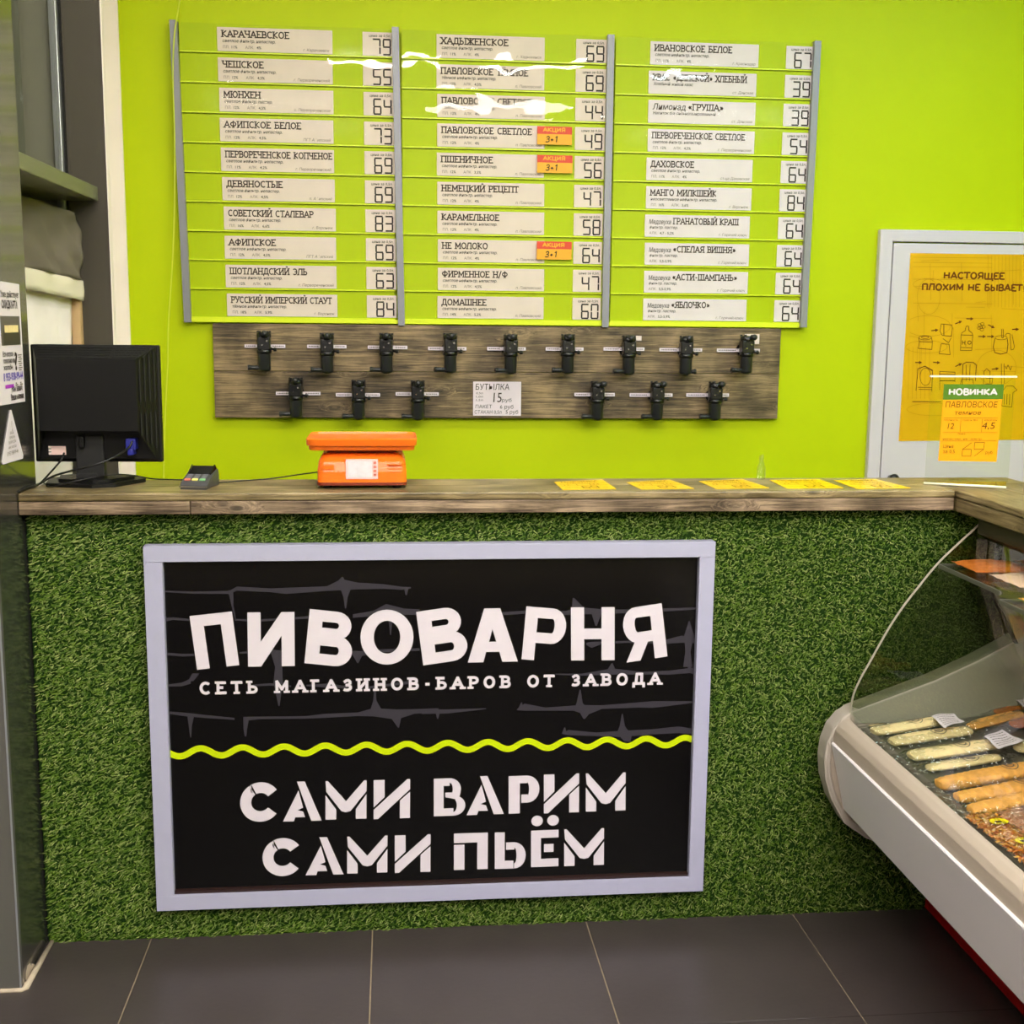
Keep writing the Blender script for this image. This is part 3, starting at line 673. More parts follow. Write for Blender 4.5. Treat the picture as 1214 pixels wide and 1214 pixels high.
# grey mortar strokes behind the lettering : (crop fn, list of top points, bottom thickness)
def crack(f_, pts):
    """pts: (x, y, half-thickness) in crop pixels -> quads"""
    out = []
    for (x0, y0, t0), (x1, y1, t1) in zip(pts, pts[1:]):
        if abs(x1-x0) >= abs(y1-y0): out.append([f_(x0, y0-t0), f_(x0, y0+t0), f_(x1, y1+t1), f_(x1, y1-t1)])
        else: out.append([f_(x0-t0, y0), f_(x0+t0, y0), f_(x1+t1, y1), f_(x1-t1, y1)])
    return out
ck = []
for f_, pts in (
    (c1, [(143, 266, 3), (260, 271, 4), (400, 270, 6), (430, 255, 8), (560, 262, 7), (620, 264, 12), (780, 255, 9), (835, 240, 22), (900, 245, 13), (1000, 247, 9), (1070, 254, 6), (1106, 252, 3)]),
    (c1, [(405, 262, 10), (412, 320, 4), (425, 380, 2)]), (c1, [(852, 250, 22), (852, 290, 8), (852, 332, 2)]), (c1, [(1088, 255, 8), (1088, 280, 3)]),
    (c1, [(840, 210, 2), (835, 232, 20)]),
    (c1, [(140, 378, 8), (180, 372, 5), (245, 377, 4)]), (c1, [(425, 376, 3), (500, 380, 5), (600, 374, 4), (720, 366, 5)]), (c1, [(880, 362, 7), (960, 352, 10), (1010, 335, 20), (1080, 345, 12), (1140, 347, 11)]),
    (c1, [(1025, 350, 10), (1027, 400, 5), (1027, 435, 2)]),
    (c1, [(142, 508, 5), (220, 514, 5), (300, 512, 4)]), (c1, [(440, 505, 3), (560, 500, 8), (640, 505, 6)]), (c1, [(585, 505, 24), (592, 560, 14), (590, 620, 18), (593, 712, 2)]), (c1, [(860, 502, 5), (910, 508, 10), (1000, 497, 6), (1140, 492, 5)]),
    (c1, [(898, 505, 24), (900, 545, 2)]), (c1, [(160, 632, 4), (215, 628, 7), (250, 615, 10), (270, 585, 14)]), (c1, [(480, 632, 3), (560, 628, 5), (640, 635, 3)]),
    (c1, [(700, 632, 3), (790, 632, 8), (860, 640, 4)]), (c1, [(940, 640, 4), (1100, 620, 6)]),
    (c1, [(155, 736, 5), (240, 746, 7), (300, 752, 6), (420, 762, 4)]), (c1, [(250, 748, 14), (248, 790, 6), (250, 834, 2)]),
    (c1, [(455, 762, 8), (520, 758, 5), (700, 756, 5), (770, 750, 8), (900, 744, 7), (960, 736, 16), (1050, 745, 20), (1120, 733, 9), (1214, 728, 8)]),
    (c1, [(466, 755, 12), (462, 800, 7), (463, 830, 3)]), (c1, [(966, 640, 3), (966, 690, 6), (972, 735, 26)]), (c1, [(1045, 745, 26), (1058, 796, 2)]),
    (c2, [(230, 352, 2), (330, 352, 6), (420, 345, 6), (560, 350, 8), (620, 342, 14), (720, 345, 8), (860, 342, 7), (1075, 332, 4)]), (c2, [(590, 292, 3), (610, 335, 26)]), (c2, [(680, 345, 22), (678, 400, 3)]),
    (c2, [(640, 470, 4), (660, 474, 12), (700, 466, 5), (800, 462, 4), (950, 462, 8), (1010, 452, 14), (1070, 458, 10)]), (c2, [(1040, 382, 2), (1040, 440, 20), (1035, 500, 10), (1035, 560, 18), (1060, 585, 6)]),
    (c2, [(520, 588, 2), (620, 590, 4), (740, 578, 12), (860, 584, 5), (960, 582, 8), (1062, 572, 10)]), (c2, [(740, 545, 2), (738, 575, 18)]),
    (c2, [(0, 734, 9), (100, 733, 8), (250, 722, 2)]), (c2, [(62, 735, 9), (62, 762, 2)]), (c2, [(370, 726, 2), (400, 716, 14), (480, 724, 6), (590, 720, 10), (640, 728, 20), (700, 716, 7), (840, 708, 10), (900, 706, 13), (1062, 696, 3)]),
    (c2, [(616, 648, 2), (614, 700, 12), (620, 722, 26)]), (c2, [(388, 698, 2), (386, 722, 10)]), (c2, [(636, 725, 28), (632, 762, 3)]),
    (c2, [(550, 820, 2), (570, 815, 10), (680, 822, 7), (780, 820, 12), (900, 812, 10), (1000, 804, 13), (1060, 812, 10)]), (c2, [(780, 742, 2), (780, 790, 10), (785, 820, 28)]), (c2, [(790, 820, 28), (800, 850, 12)]),
    (c2, [(556, 795, 2), (554, 820, 10)])):
    ck += crack(f_, pts)
flat('brick_pattern', [(ck, M['sign_grey'])], face_y(PY-.0002), sg, 'faint grey mortar strokes')

# ------------------------------------------------------------ price board on the wall
mb = thing('menu_board', (.47, WY, 1.66), 'wall price board with grey rails and lime strips in three columns', 'menu board')
rails = [(-.6985, (205, 23.6), (222.5, 382)), (.0882, (468.6, 32), (476, 386)), (.8719, (724.6, 41), (717.6, 388)), (1.6538, (969.8, 48.4), (952.5, 388))]
RY = WY-.035
for x, t_, b_ in rails:
    p, q = P(*t_, 'Y', RY-.0075), P(*b_, 'Y', RY-.0075)
    bm = bmesh.new()
    prism(bm, [(q.x-.0125, RY-.01, q.z), (q.x+.0125, RY-.01, q.z), (p.x+.0125, RY-.01, p.z), (p.x-.0125, RY-.01, p.z)], (0, .042, 0))
    done('rail', bm, M['rail'], mb)
ROW0, PIT = 2.698, .10355
cols = [(-.6985, .0882), (.0882, .8719), (.8719, 1.6538)]
cover_me = {}
for ci, (xa, xb) in enumerate(cols):
    for r in range(10):
        zt = ROW0-PIT*r+.012
        bm = bmesh.new(); box(bm, (xa+.014, WY-.022, zt-PIT+.0015), (xb-.014, WY-.018, zt), 0)
        done('strip_board', bm, M['lime_strip'], mb)
        bm = bmesh.new(); box(bm, (xa+.014, WY-.0225, zt-PIT+.0030), (xb-.014, WY-.0295, zt-PIT+.0062), 0)
        done('pocket_fold', bm, M['lime_edge'], mb)
        # softly bowed clear cover
        bm = bmesh.new(); g = []; nx = 16; sd = R.uniform(0, 6)
        for i in range(nx+1):
            u = i/nx; x = xa+.014+(xb-xa-.028)*u; bow = .003*math.sin(PI*u)+.0012*math.sin(7*u+sd)
            g.append([bm.verts.new((x, WY-.0285-bow*k, z)) for k, z in ((.93, zt-PIT+.0064), (1, zt-PIT*.5), (.95, zt-.003))])
        for i in range(nx):
            for j in range(2): bm.faces.new((g[i][j], g[i+1][j], g[i+1][j+1], g[i][j+1])).smooth = True
        done('pocket_cover', bm, M['pocket_wavy' if (ci, r) in ((0, 1), (1, 0), (1, 1), (1, 2), (2, 1)) else 'pocket'], mb)
bx('bottom_strip', (-.686, WY-.03, 1.662), (1.641, WY-.018, 1.677), M['lime_edge'], mb)

ITEMS = [
 [('КАРАЧАЕВСКОЕ', 295, 615, 'светлое фильтр. непастер.', '11%', '4%', 'г. Карачаевск', '79'), ('ЧЕШСКОЕ', 300, 495, 'светлое фильтр. непастер.', '12%', '4,5%', 'г. Первореченский', '55'),
  ('МЮНХЕН', 305, 480, 'светлое фильтр. пастер.', '12%', '4,5%', 'с. Первореченское', '64'), ('АФИПСКОЕ БЕЛОЕ', 310, 678, 'светлое нефильтр. непастер.', '12%', '4,5%', 'ПГТ Афипский', '73'),
  ('ПЕРВОРЕЧЕНСКОЕ КОПЧЕНОЕ', 312, 827, 'светлое нефильтр. непастер.', '11%', '4,2%', 'г. Первореченский', '69'), ('ДЕВЯНОСТЫЕ', 320, 590, 'светлое фильтр. непастер.', '12%', '4,5%', 'п. Афипский', '69'),
  ('СОВЕТСКИЙ СТАЛЕВАР', 325, 738, 'светлое фильтр. непастер.', '16%', '6,6%', 'г. Воронеж', '83'), ('АФИПСКОЕ', 328, 555, 'светлое нефильтр. непастер.', '12%', '4,5%', 'ПГТ Афипский', '69'),
  ('ШОТЛАНДСКИЙ ЭЛЬ', 328, 705, 'светлое фильтр. непастер.', '12%', '4,5%', 'г. Первореченский', '63'), ('РУССКИЙ ИМПЕРСКИЙ СТАУТ', 337, 830, 'тёмное нефильтр. непастер.', '18%', '5,9%', 'г. Воронеж', '84')],
 [('ХАДЫЖЕНСКОЕ', 258, 612, 'светлое фильтр. непастер.', '11%', '4%', 'г. Хадыженск', '69'), ('ПАВЛОВСКОЕ ТЁМНОЕ', 252, 712, 'тёмное нефильтр. непастер.', '12%', '4,5%', 'п. Павловский', '69'),
  ('ПАВЛОВСКОЕ СВЕТЛОЕ', 260, 740, 'светлое   фильтр. непастер.', '12%', '4%', 'п. Павловский', '44'), ('ПАВЛОВСКОЕ СВЕТЛОЕ', 260, 740, 'светлое нефильтр. непастер.', '12%', '4%', 'п. Павловский', '49'),
  ('ПШЕНИЧНОЕ', 265, 540, 'светлое нефильтр. непастер.', '12%', '3,5%', 'п. Павловский', '56'), ('НЕМЕЦКИЙ РЕЦЕПТ', 268, 680, 'светлое фильтр. непастер.', '12%', '4%', 'п. Павловский', '47'),
  ('КАРАМЕЛЬНОЕ', 270, 578, 'светлое нефильтр. непастер.', '12%', '4%', 'п. Павловский', '58'), ('НЕ МОЛОКО', 270, 515, 'светлое нефильтр. непастер.', '12%', '4%', 'п. Павловский', '64'),
  ('ФИРМЕННОЕ Н/Ф', 270, 625, 'светлое нефильтр. непастер.', '12%', '4,5%', 'п. Павловский', '47'), ('ДОМАШНЕЕ', 270, 512, 'светлое нефильтр. непастер.', '14%', '5,2%', 'п. Павловский', '60')],
 [('ИВАНОВСКОЕ БЕЛОЕ', 268, 675, 'светлое нефильтр. непастер.', '11%', '4%', 'г. Краснодар', '67'), ('КВАС «ДИНСКОЙ» ХЛЕБНЫЙ', 265, 760, 'Хлебный живой квас', '', '', 'ст. Динская', '39'),
  ('Лимонад «ГРУША»', 262, 637, 'Напиток б/а сильногазированный', '', '', 'ст. Динская', '39'), ('ПЕРВОРЕЧЕНСКОЕ СВЕТЛОЕ', 257, 750, 'светлое фильтр. непастер.', '12%', '4,5%', 'г. Первореченский', '54'),
  ('ДАХОВСКОЕ', 252, 482, 'светлое фильтр. непастер.', '11%', '4%', 'ст-ца Даховская', '64'), ('МАНГО МИЛКШЕЙК', 250, 603, 'неосветленное нефильтр. непастер.', '16%', '5,6%', 'г. Воронеж', '84'),
  ('Медовуха ГРАНАТОВЫЙ КРАШ', 245, 725, 'фильтр. пастер.', None, '4,7 - 5,2%', 'г. Горячий ключ', '64'), ('Медовуха «СПЕЛАЯ ВИШНЯ»', 240, 707, 'фильтр. пастер.', None, '5,5-5,9%', 'г. Горячий ключ', '64'),
  ('Медовуха «АСТИ-ШАМПАНЬ»', 235, 715, 'фильтр. пастер.', None, '5,5-5,9%', 'г. Горячий ключ', '64'), ('Медовуха «ЯБЛОЧКО»', 233, 570, 'фильтр. пастер.', None, '5,5-5,9%', 'г. Горячий ключ', '64')]]
ORD = ['top', 'second', 'third', 'fourth', 'fifth', 'sixth', 'seventh', 'eighth', 'ninth', 'bottom']
COLN = ['left', 'middle', 'right']
CX0 = [(-.552, -.542), (.228, .232), (1.012, 1.012)]; CX1 = [(-.146, -.140), (.622, .632), (1.421, 1.414)]
PX0 = [(-.038, -.031), (.738, .741), (1.528, 1.524)]; PX1 = [(.072, .079), (.851, .849), (1.634, 1.630)]
CY = WY-.0245
for ci in range(3):
    sc_ = (4.047, 4.336, 4.186)[ci]
    for r, (ti, xa, xb, s1, pl, al, town, pr) in enumerate(ITEMS[ci]):
        f = r/9; zt = ROW0-PIT*r; zb = zt-.0815; jx = R.uniform(-.002, .002)
        x0 = CX0[ci][0]*(1-f)+CX0[ci][1]*f+jx; x1 = CX1[ci][0]*(1-f)+CX1[ci][1]*f+jx
        pm = M['paper'] if ci < 2 else M['paper_cool']
        nc = bx('name_card', (x0, CY, zb), (x1, CY+.0008, zt), pm)
        tag(nc, 'white name card in the %s row of the %s column of the price board' % (ORD[r], COLN[ci]), 'card', 'name cards on the price board')
        lx = x0+.016; tw = (xb-xa)/sc_*.00300; z1 = zt-.0345
        dark, soft = [], []
        if ti.startswith('Медовуха') or ti.startswith('Лимонад'):
            w_, rest = ti.split(' ', 1); fw = .083 if w_[0] == 'М' else .125
            dark += font_text(w_, lx, z1+.0005, .0165 if w_[0] == 'М' else .021, slant=.15, bold=.01, fit=fw)
            q, _ = strokes_text(rest, lx+fw+.010, z1, .0245, fit=tw-fw-.010, w=.165); dark += q
        else:
            q, _ = strokes_text(ti, lx, z1, .0245, fit=tw, w=.165); dark += q
        dark += font_text(s1, lx+.002, z1-.0165, .0102, slant=.2, bold=.012)
        if pl: soft += font_text('ПЛ.', lx+.004, z1-.0375, .0095); dark += font_text(pl, lx+.034, z1-.0375, .0095, bold=.012)
        if al:
            xo = .002 if pl is None else .082
            soft += font_text('АЛК.', lx+xo, z1-.0375, .0095); dark += font_text(al, lx+xo+.040, z1-.0375, .0095, bold=.012)
        soft += font_text(town, x1-.012, z1-.040, .0098, slant=.2, align='R')
        flat('lettering', [(dark, M['ink']), (soft, M['ink_soft'])], face_y(CY-.0004), nc)
        x0 = PX0[ci][0]*(1-f)+PX0[ci][1]*f; x1 = PX1[ci][0]*(1-f)+PX1[ci][1]*f; zt2 = zt-.0005
        pc = bx('price_card', (x0, CY, zt2-.0815), (x1, CY+.0008, zt2), pm)
        tag(pc, 'white price card reading %s in the %s row of the %s column' % (pr, ORD[r], COLN[ci]), 'card', 'price cards on the price board')
        ra = (PX1[ci][0]*(1-f)+PX1[ci][1]*f)-.0115
        flat('lettering', [(seg_text(pr, ra-.061, zt2-.0765, .0245, .052, .0056, .0125), M['digit']), (font_text('цена за 0,5л.', ra+.002, zt2-.0165, .0088, slant=.15, align='R', fit=.078, bold=.01), M['ink'])], face_y(CY-.0004), pc)
# promo stickers
for (u0, v0, u1, v1, r) in ((637, 149.5, 678, 172, 3), (637, 183.5, 678.5, 205.5, 4), (636.5, 286, 677.5, 308, 7)):
    a_, b_ = P(u0, v0, 'Y', WY-.036), P(u1, v1, 'Y', WY-.036)
    ps = bx('promo_sticker', (a_.x, WY-.036, b_.z), (b_.x, WY-.0352, a_.z), M['promo_yellow'])
    tag(ps, 'red and yellow promo sticker beside the %s row of the middle column' % ORD[r], 'sticker', 'promo stickers on the price board')
    zm = b_.z+(a_.z-b_.z)*.58
    q, _ = strokes_text('АКЦИЯ', a_.x+.022, zm+.007, .0165, w=.2, serif=False, fit=.082)
    q2, _ = strokes_text('3+1', a_.x+.030, b_.z+.007, .024, w=.14, serif=False, slant=.15)
    flat('lettering', [([rect(a_.x, zm, b_.x, a_.z)], M['promo_red'])], face_y(WY-.0363), ps)
    flat('lettering', [(q, M['promo_yellow']), (q2, M['ink'])], face_y(WY-.0366), ps)

# ------------------------------------------------------------ tap board and taps
BY = 1.42
ta, tb_ = P(252, 387.5, 'Y', BY), P(922, 496.5, 'Y', BY); tc_ = P(928, 389, 'Y', BY)
tbz0, tbz1 = tb_.z, 1.657
tb = thing('tap_board', ((ta.x+tb_.x)/2, 1.449, tbz0), 'weathered pine plank board with two rows of black taps', 'board')
sm = P(500, 441, 'Y', BY).z
bx('plank', (ta.x, BY, sm+.0008), (tc_.x-.006, 1.4475, tbz1), M['plank'], tb, .0015)
bx('plank', (ta.x, BY+.0005, tbz0), (tc_.x-.006, 1.4475, sm-.0008), M['plank'], tb, .0015)
TY = BY
def make_tap(kind=0):
    """filling tap, origin on the board, front is -Y"""
    t = thing('beer_tap', (0, 0, 0), 'tap', 'tap', 'taps on the plank board')
    bm = bmesh.new(); tube(bm, [(0, -.002, .012), (0, -.03, .012)], .016, 14); tube(bm, [(0, 0, .012), (0, -.006, .012)], .024, 16)
    done('mounting_neck', bm, M['tap_dark'], t, local=True)
    bm = bmesh.new()      # outlet sleeve
    tube(bm, [(0, -.052, -.072), (0, -.052, -.066), (0, -.052, -.016), (0, -.052, -.010)], [.019, .0215, .0215, .023], 20)
    tube(bm, [(0, -.052, -.075), (0, -.052, -.060)], [.012, .014], 12)
    done('outlet_sleeve', bm, M['tap'], t, local=True)
    bm = bmesh.new()      # valve body: collar, block, crown
    tube(bm, [(0, -.052, -.014), (0, -.052, -.010), (0, -.052, 0), (0, -.052, .003)], [.022, .0255, .0255, .022], 20)
    box(bm, (-.022, -.074, .0), (.022, -.030, .046), 0, .004)
    tube(bm, [(0, -.052, .040), (0, -.052, .046), (0, -.052, .062), (0, -.052, .0625)], [.021, .0245, .0235, .018], 20)
    for a_ in range(5):
        an = a_*2*PI/5+.3; box(bm, (math.cos(an)*.021-.004, -.052+math.sin(an)*.021-.004, .060), (math.cos(an)*.021+.004, -.052+math.sin(an)*.021+.004, .067), 0, .001)
    done('valve_body', bm, M['tap_dark'], t, local=True)
    bm = bmesh.new()      # side spout low on the left
    sx_ = -1 if kind != 2 else 1; L_ = .048 if kind != 2 else .028
    tube(bm, [(sx_*.015, -.052, -.062), (sx_*.022, -.056, -.062), (sx_*L_, -.062, -.061), (sx_*(L_+.001), -.062, -.061)], [.008, .008, .0085, .007], 12)
    tube(bm, [(sx_*L_, -.062, -.061), (sx_*(L_+.008), -.063, -.061)], [.0105, .0095], 14)
    done('gas_release', bm, M['tap'], t, local=True)
    bm = bmesh.new()      # lever on top, turned to the front
    hx = {0: .002, 1: .016, 2: .004}[kind]
    tube(bm, [(0, -.052, .050), (hx*.5, -.066, .054), (hx, -.082, .057)], [.007, .006, .007], 10)
    tube(bm, [(hx, -.080, .057), (hx, -.086, .058), (hx, -.092, .058)], [.0095, .011, .007], 14)
    done('lever', bm, M['tap'], t, local=True, smooth=True)
    bm = bmesh.new()
    tube(bm, [(.020, -.055, .006), (.034, -.058, .003), (.036, -.058, .003)], [.004, .004, .004], 8); tube(bm, [(.033, -.058, .003), (.042, -.060, .002)], [.0075, .006], 12)
    done('side_knob', bm, M['tap_dark'], t, local=True)
    bm = bmesh.new(); tube(bm, [(.010, -.073, .032), (.010, -.078, .032)], [.0045, .003], 10); tube(bm, [(-.006, -.074, .018), (-.006, -.0755, .018)], [.0025, .0025], 8)
    done('screw', bm, M['chrome'], t, local=True)
    return t
taps = [  # body left/right px, top, bottom, strip left/right px, strip y, kind
    (303.8, 320, 394.8, 437.8, 289.8, 338.3, 410.5, 0), (379.4, 395, 397, 440.8, 364, 410.8, 411, 0), (451.4, 467.2, 397, 440.8, 436, 483, 412, 0), (524.7, 540, 397, 440.5, 507.5, 553, 413.5, 0),
    (596, 611.3, 399, 440.8, 577.5, 623.3, 413.7, 0), (665.6, 681.3, 398.5, 441, 647, 691.8, 414, 0), (737.4, 752.4, 400, 442.3, 715.6, 764, 414, 0), (806.5, 822, 399.6, 443.5, 781.9, 832.4, 415, 2), (876.8, 892.7, 399.5, 440.5, 850, 900.8, 415.5, 1),
    (343.8, 359.3, 449.7, 493, 327, 380, 466.6, 0), (416.5, 431.2, 453, 495, 398, 450.5, 468.3, 0), (488.3, 503, 454, 495, 469, 520.2, 467.3, 0),
    (700.3, 715.5, 455, 495, 681, 728.8, 468, 1), (771, 786, 455, 495, 746.5, 797.3, 468.5, 1), (840.2, 855.2, 455, 495.5, 813.8, 864.2, 468.5, 1)]
TL_ = ['the leftmost', 'the second', 'the third', 'the fourth', 'the fifth', 'the sixth', 'the seventh', 'the eighth', 'the rightmost']
protos = {}
def clone(t):
    r = t.copy(); C.objects.link(r)
    for ch in list(t.children):
        c_ = ch.copy(); C.objects.link(c_); c_.parent = r
    return r
low = ['the leftmost', 'the second', 'the third from the left', 'the third from the right', 'the second from the right', 'the rightmost']
for i, (ul, ur, vt, vb, sl, sr, sv, kind) in enumerate(taps):
    if kind not in protos: t = protos[kind] = make_tap(kind)
    else: t = clone(protos[kind])
    p = P((ul+ur)/2, (vt+vb)/2, 'Y', TY-.052); t.location = (p.x, TY, p.z+.004)
    t.rotation_euler = (0, 0, R.uniform(-.1, .1)); t.scale = (1.08, 1.05, 1.04)
    lab = ('black filling tap, %s of the upper row on the plank board' % TL_[i]) if i < 9 else ('black filling tap, %s in the lower row on the plank board' % low[i-9])
    t['label'] = lab
    a_, b_ = P(sl, sv-2.4, 'Y', TY-.012), P(sr, sv+2.0, 'Y', TY-.012)
    hs = thing('tap_name_strip', ((a_.x+b_.x)/2, TY-.001, (a_.z+b_.z)/2), 'x', 'label', 'narrow white strips behind the taps')
    hs['label'] = ('narrow white name strip behind %s tap of the upper row' % TL_[i].replace('the ', '')) if i < 9 else ('narrow white name strip behind %s tap in the lower row' % low[i-9].replace('the ', '').strip(','))
    bx('strip', (a_.x, TY-.012, b_.z), (b_.x, TY-.0105, a_.z), M['paper_cool'], hs)
    bx('holder_bracket', (p.x-.012, TY-.0105, b_.z+.002), (p.x+.012, TY-.0005, a_.z-.002), M['tap_dark'], hs)
    q = []
    for (g0, g1) in ((a_.x+.006, p.x-.03), (p.x+.03, b_.x-.006)):
        x = g0; zc = (a_.z+b_.z)/2-.002
        while x < g1:
            l = R.uniform(.003, .007); q.append(rect(x, zc, min(x+l, g1), zc+.0035)); x += l+.002
    flat('lettering', [(q, M['ink_soft'])], face_y(TY-.0123), hs)
# small sticker behind the last upper tap
a_, b_ = P(883, 396, 'Y', TY-.001), P(900, 408, 'Y', TY-.001)
tn = bx('small_paper_note', (a_.x, TY-.0012, b_.z), (b_.x, TY-.0004, a_.z), M['paper']); tag(tn, 'small paper note behind the rightmost tap of the upper row', 'note')
a_, b_ = P(748, 398, 'Y', TY-.001), P(760.5, 404, 'Y', TY-.001)
tn = bx('small_paper_note', (a_.x, TY-.0012, b_.z), (b_.x, TY-.0004, a_.z), M['paper']); tag(tn, 'tiny paper note behind the seventh tap of the upper row', 'note')
# handwritten price note
a_, b_ = P(561, 452.3, 'Y', TY-.002), P(617.5, 493, 'Y', TY-.002)
hn = bx('handwritten_note', (a_.x, TY-.0022, b_.z), (b_.x, TY-.0006, a_.z), M['paper_cool'])
tag(hn, 'white handwritten price note between the lower taps', 'note')
w_ = b_.x-a_.x; h_ = a_.z-b_.z; q = []
for s_, x_, y_, hh, ft_ in (('БУТЫЛКА', .05, .76, .17, .70), ('15', .42, .40, .28, .17), ('руб', .60, .41, .10, .20), ('0,5л', .06, .63, .06, .14), ('1,0л', .06, .53, .06, .14), ('1,5л', .06, .43, .06, .14),
                            ('ПАКЕТ', .05, .22, .10, .34), ('6 руб', .56, .21, .11, .28), ('СТАКАН 0,5л', .03, .06, .10, .56), ('5 руб', .68, .06, .11, .26)):
    q += font_text(s_, a_.x+x_*w_, b_.z+y_*h_, hh*h_, slant=.06, fit=ft_*w_)
flat('lettering', [(q, M['ink'])], face_y(TY-.0026), hn)
# lime cord down the wall, in front of the board rail
cord = bmesh.new()
cp_ = [P(u, v, 'Y', WY-.055 if v > 20 else WY-.03) for u, v in ((219, -60), (213, 0), (207, 40), (205, 90), (207, 160), (207, 230), (205, 300), (200, 380), (199, 430), (196.5, 480), (194.5, 540), (194, 600), (194, 700))]
tube(cord, bez(cp_, 6), .0024, 6); tag(done('wall_cord', cord, M['lime_cable'], smooth=True), 'thin yellow cord running down the lime wall beside the left rail', 'cord')

# ------------------------------------------------------------ poster on the door
DY = 1.4225
def door_pt(u, v): p = P(u, v, 'Y', DY); return (p.x, p.z)
p0, p1, p2, p3 = door_pt(1079.5, 300), (2.585, 1.952), (2.585, door_pt(1066, 523)[1]+.006), door_pt(1065.5, 523)
po = thing('poster', (2.33, DY, p3[1]), 'mustard yellow poster with brown drawings taped to the white door', 'poster')
bm = bmesh.new(); prism(bm, [(x, DY, z) for x, z in (p0, p1, p2, p3)], (0, .001, 0)); done('sheet', bm, M['poster'], po)
cq = lambda x, y: door_pt(1070+x/8.09, 300+y/8.09)
cr = lambda x, y: door_pt(1060+x/6.39, 370+y/6.39)
prn, sft = [], []
q, _ = strokes_text('НАСТОЯЩЕЕ', 0, 0, .029, w=.2, serif=False, fit=(cq(975, 0)[0]-cq(392, 0)[0])); prn += mapline(q, cq(392, 250), cq(975, 258))
q, _ = strokes_text('ПЛОХИМ НЕ БЫВАЕТ', 0, 0, .029, w=.2, serif=False, fit=(cq(1150, 0)[0]-cq(183, 0)[0])); prn += mapline(q, cq(183, 362), cq(1150, 370)); prn += [rect(cq(1160, 350)[0], cq(1160, 352)[1], cq(1174, 350)[0], cq(1160, 312)[1]), rect(cq(1160, 370)[0], cq(1160, 370)[1], cq(1174, 370)[0], cq(1160, 359)[1])]
def ln2(pts, f_, w=.0022): return ribbon([f_(*p) for p in pts], w)
prn += ln2([(158, 552), (1300, 556)], cq, .003)
def arrow(x0, y0, x1, y1, f_):
    a0, a1 = f_(x0, y0), f_(x1, y1); dx, dy = a1[0]-a0[0], a1[1]-a0[1]; l = math.hypot(dx, dy); dx /= l; dy /= l
    return ribbon([a0, a1], .0038)+[[(a1[0]+dx*.004, a1[1]+dy*.004), (a1[0]-dx*.009-dy*.0065, a1[1]-dy*.009+dx*.0065), (a1[0]-dx*.009+dy*.0065, a1[1]-dy*.009-dx*.0065)]]
for v in ((275, 745, 335, 738), (503, 680, 562, 655), (610, 630, 672, 631), (820, 688, 875, 715), (725, 800, 790, 801), (810, 800, 872, 801), (1050, 732, 1108, 731), (120, 1050, 178, 1050), (292, 1048, 352, 1052), (505, 1088, 562, 1062), (855, 1115, 915, 1108)):
    prn += arrow(*v, cq)
def el(cx, cy, rx, ry, f_, w=.0018, a0=0, a1=360): return ribbon([f_(*p) for p in arc(cx, cy, rx, ry, a0, a1, 18)], w)
prn += el(215, 812, 62, 20, cq)+el(215, 808, 35, 12, cq)+ln2([(153, 815), (160, 850), (150, 915), (280, 925), (285, 850), (277, 815)], cq)+ln2([(160, 850), (285, 855)], cq)
prn += ln2([(370, 680), (470, 690), (478, 720), (465, 800), (380, 790), (358, 750), (370, 680)], cq)+ln2([(395, 685), (395, 790)], cq, .003)+ln2([(385, 820), (440, 860), (465, 815)], cq)+ln2([(370, 870), (445, 875), (455, 975), (350, 965), (370, 870)], cq)
prn += ln2([(600, 745), (603, 720), (612, 700), (632, 702), (636, 745), (665, 765), (672, 790), (662, 935), (555, 935), (560, 790), (568, 765), (600, 745)], cq)+ln2([(560, 785), (670, 790)], cq)+ln2([(553, 905), (662, 910)], cq)
prn += font_text('H', cq(568, 872)[0], cq(0, 872)[1], .0155, bold=.02)+font_text('2', cq(600, 872)[0], cq(0, 888)[1], .008, bold=.01)+font_text('O', cq(620, 872)[0], cq(0, 872)[1], .0155, bold=.02)
for dx_, dy_ in ((0, 0), (25, -10), (12, 22), (38, 18), (22, 45), (-5, 30)): prn += el(738+dx_, 690+dy_, 17, 13, cq, .0016)
prn += ln2([(950, 730), (950, 810), (965, 812), (965, 730)], cq)+el(945, 812, 58, 20, cq)+ln2([(885, 820), (868, 900), (885, 955), (940, 970), (1000, 955), (1010, 880), (1003, 820)], cq, .003)+ln2([(985, 790), (1000, 770), (1030, 775), (1040, 930), (1060, 925), (1072, 900), (1048, 780)], cq)
prn += ln2([(140, 1210), (145, 1110), (210, 1085), (285, 1130), (290, 1210)], cq)
prn += ln2([(165, 595), (180, 430), (235, 410), (290, 440), (285, 600)], cr, .0026)+el(237, 490, 42, 66, cr)+ln2([(180, 570), (285, 572)], cr)+ln2([(185, 585), (285, 587)], cr)
prn += ln2([(345, 590), (345, 450), (460, 455), (460, 530)], cr)+ln2([(345, 520), (460, 520)], cr, .004)+ln2([(340, 470), (462, 475)], cr, .003)
prn += ln2([(515, 560), (520, 395), (545, 380), (600, 382), (622, 400), (615, 520)], cr, .003)+ln2([(545, 400), (545, 520)], cr)+ln2([(575, 395), (570, 520)], cr)+ln2([(500, 550), (510, 510), (595, 510), (600, 545)], cr)
prn += ln2([(675, 555), (680, 450), (700, 428), (725, 450), (725, 540)], cr)+ln2([(690, 545), (740, 545), (745, 500), (690, 500)], cr)
prn += ln2([(812, 390), (812, 560)], cr)+ln2([(832, 390), (835, 540)], cr)+ln2([(840, 410), (850, 430), (862, 400), (880, 440), (890, 410)], cr)+ln2([(800, 490), (915, 488)], cr, .003)
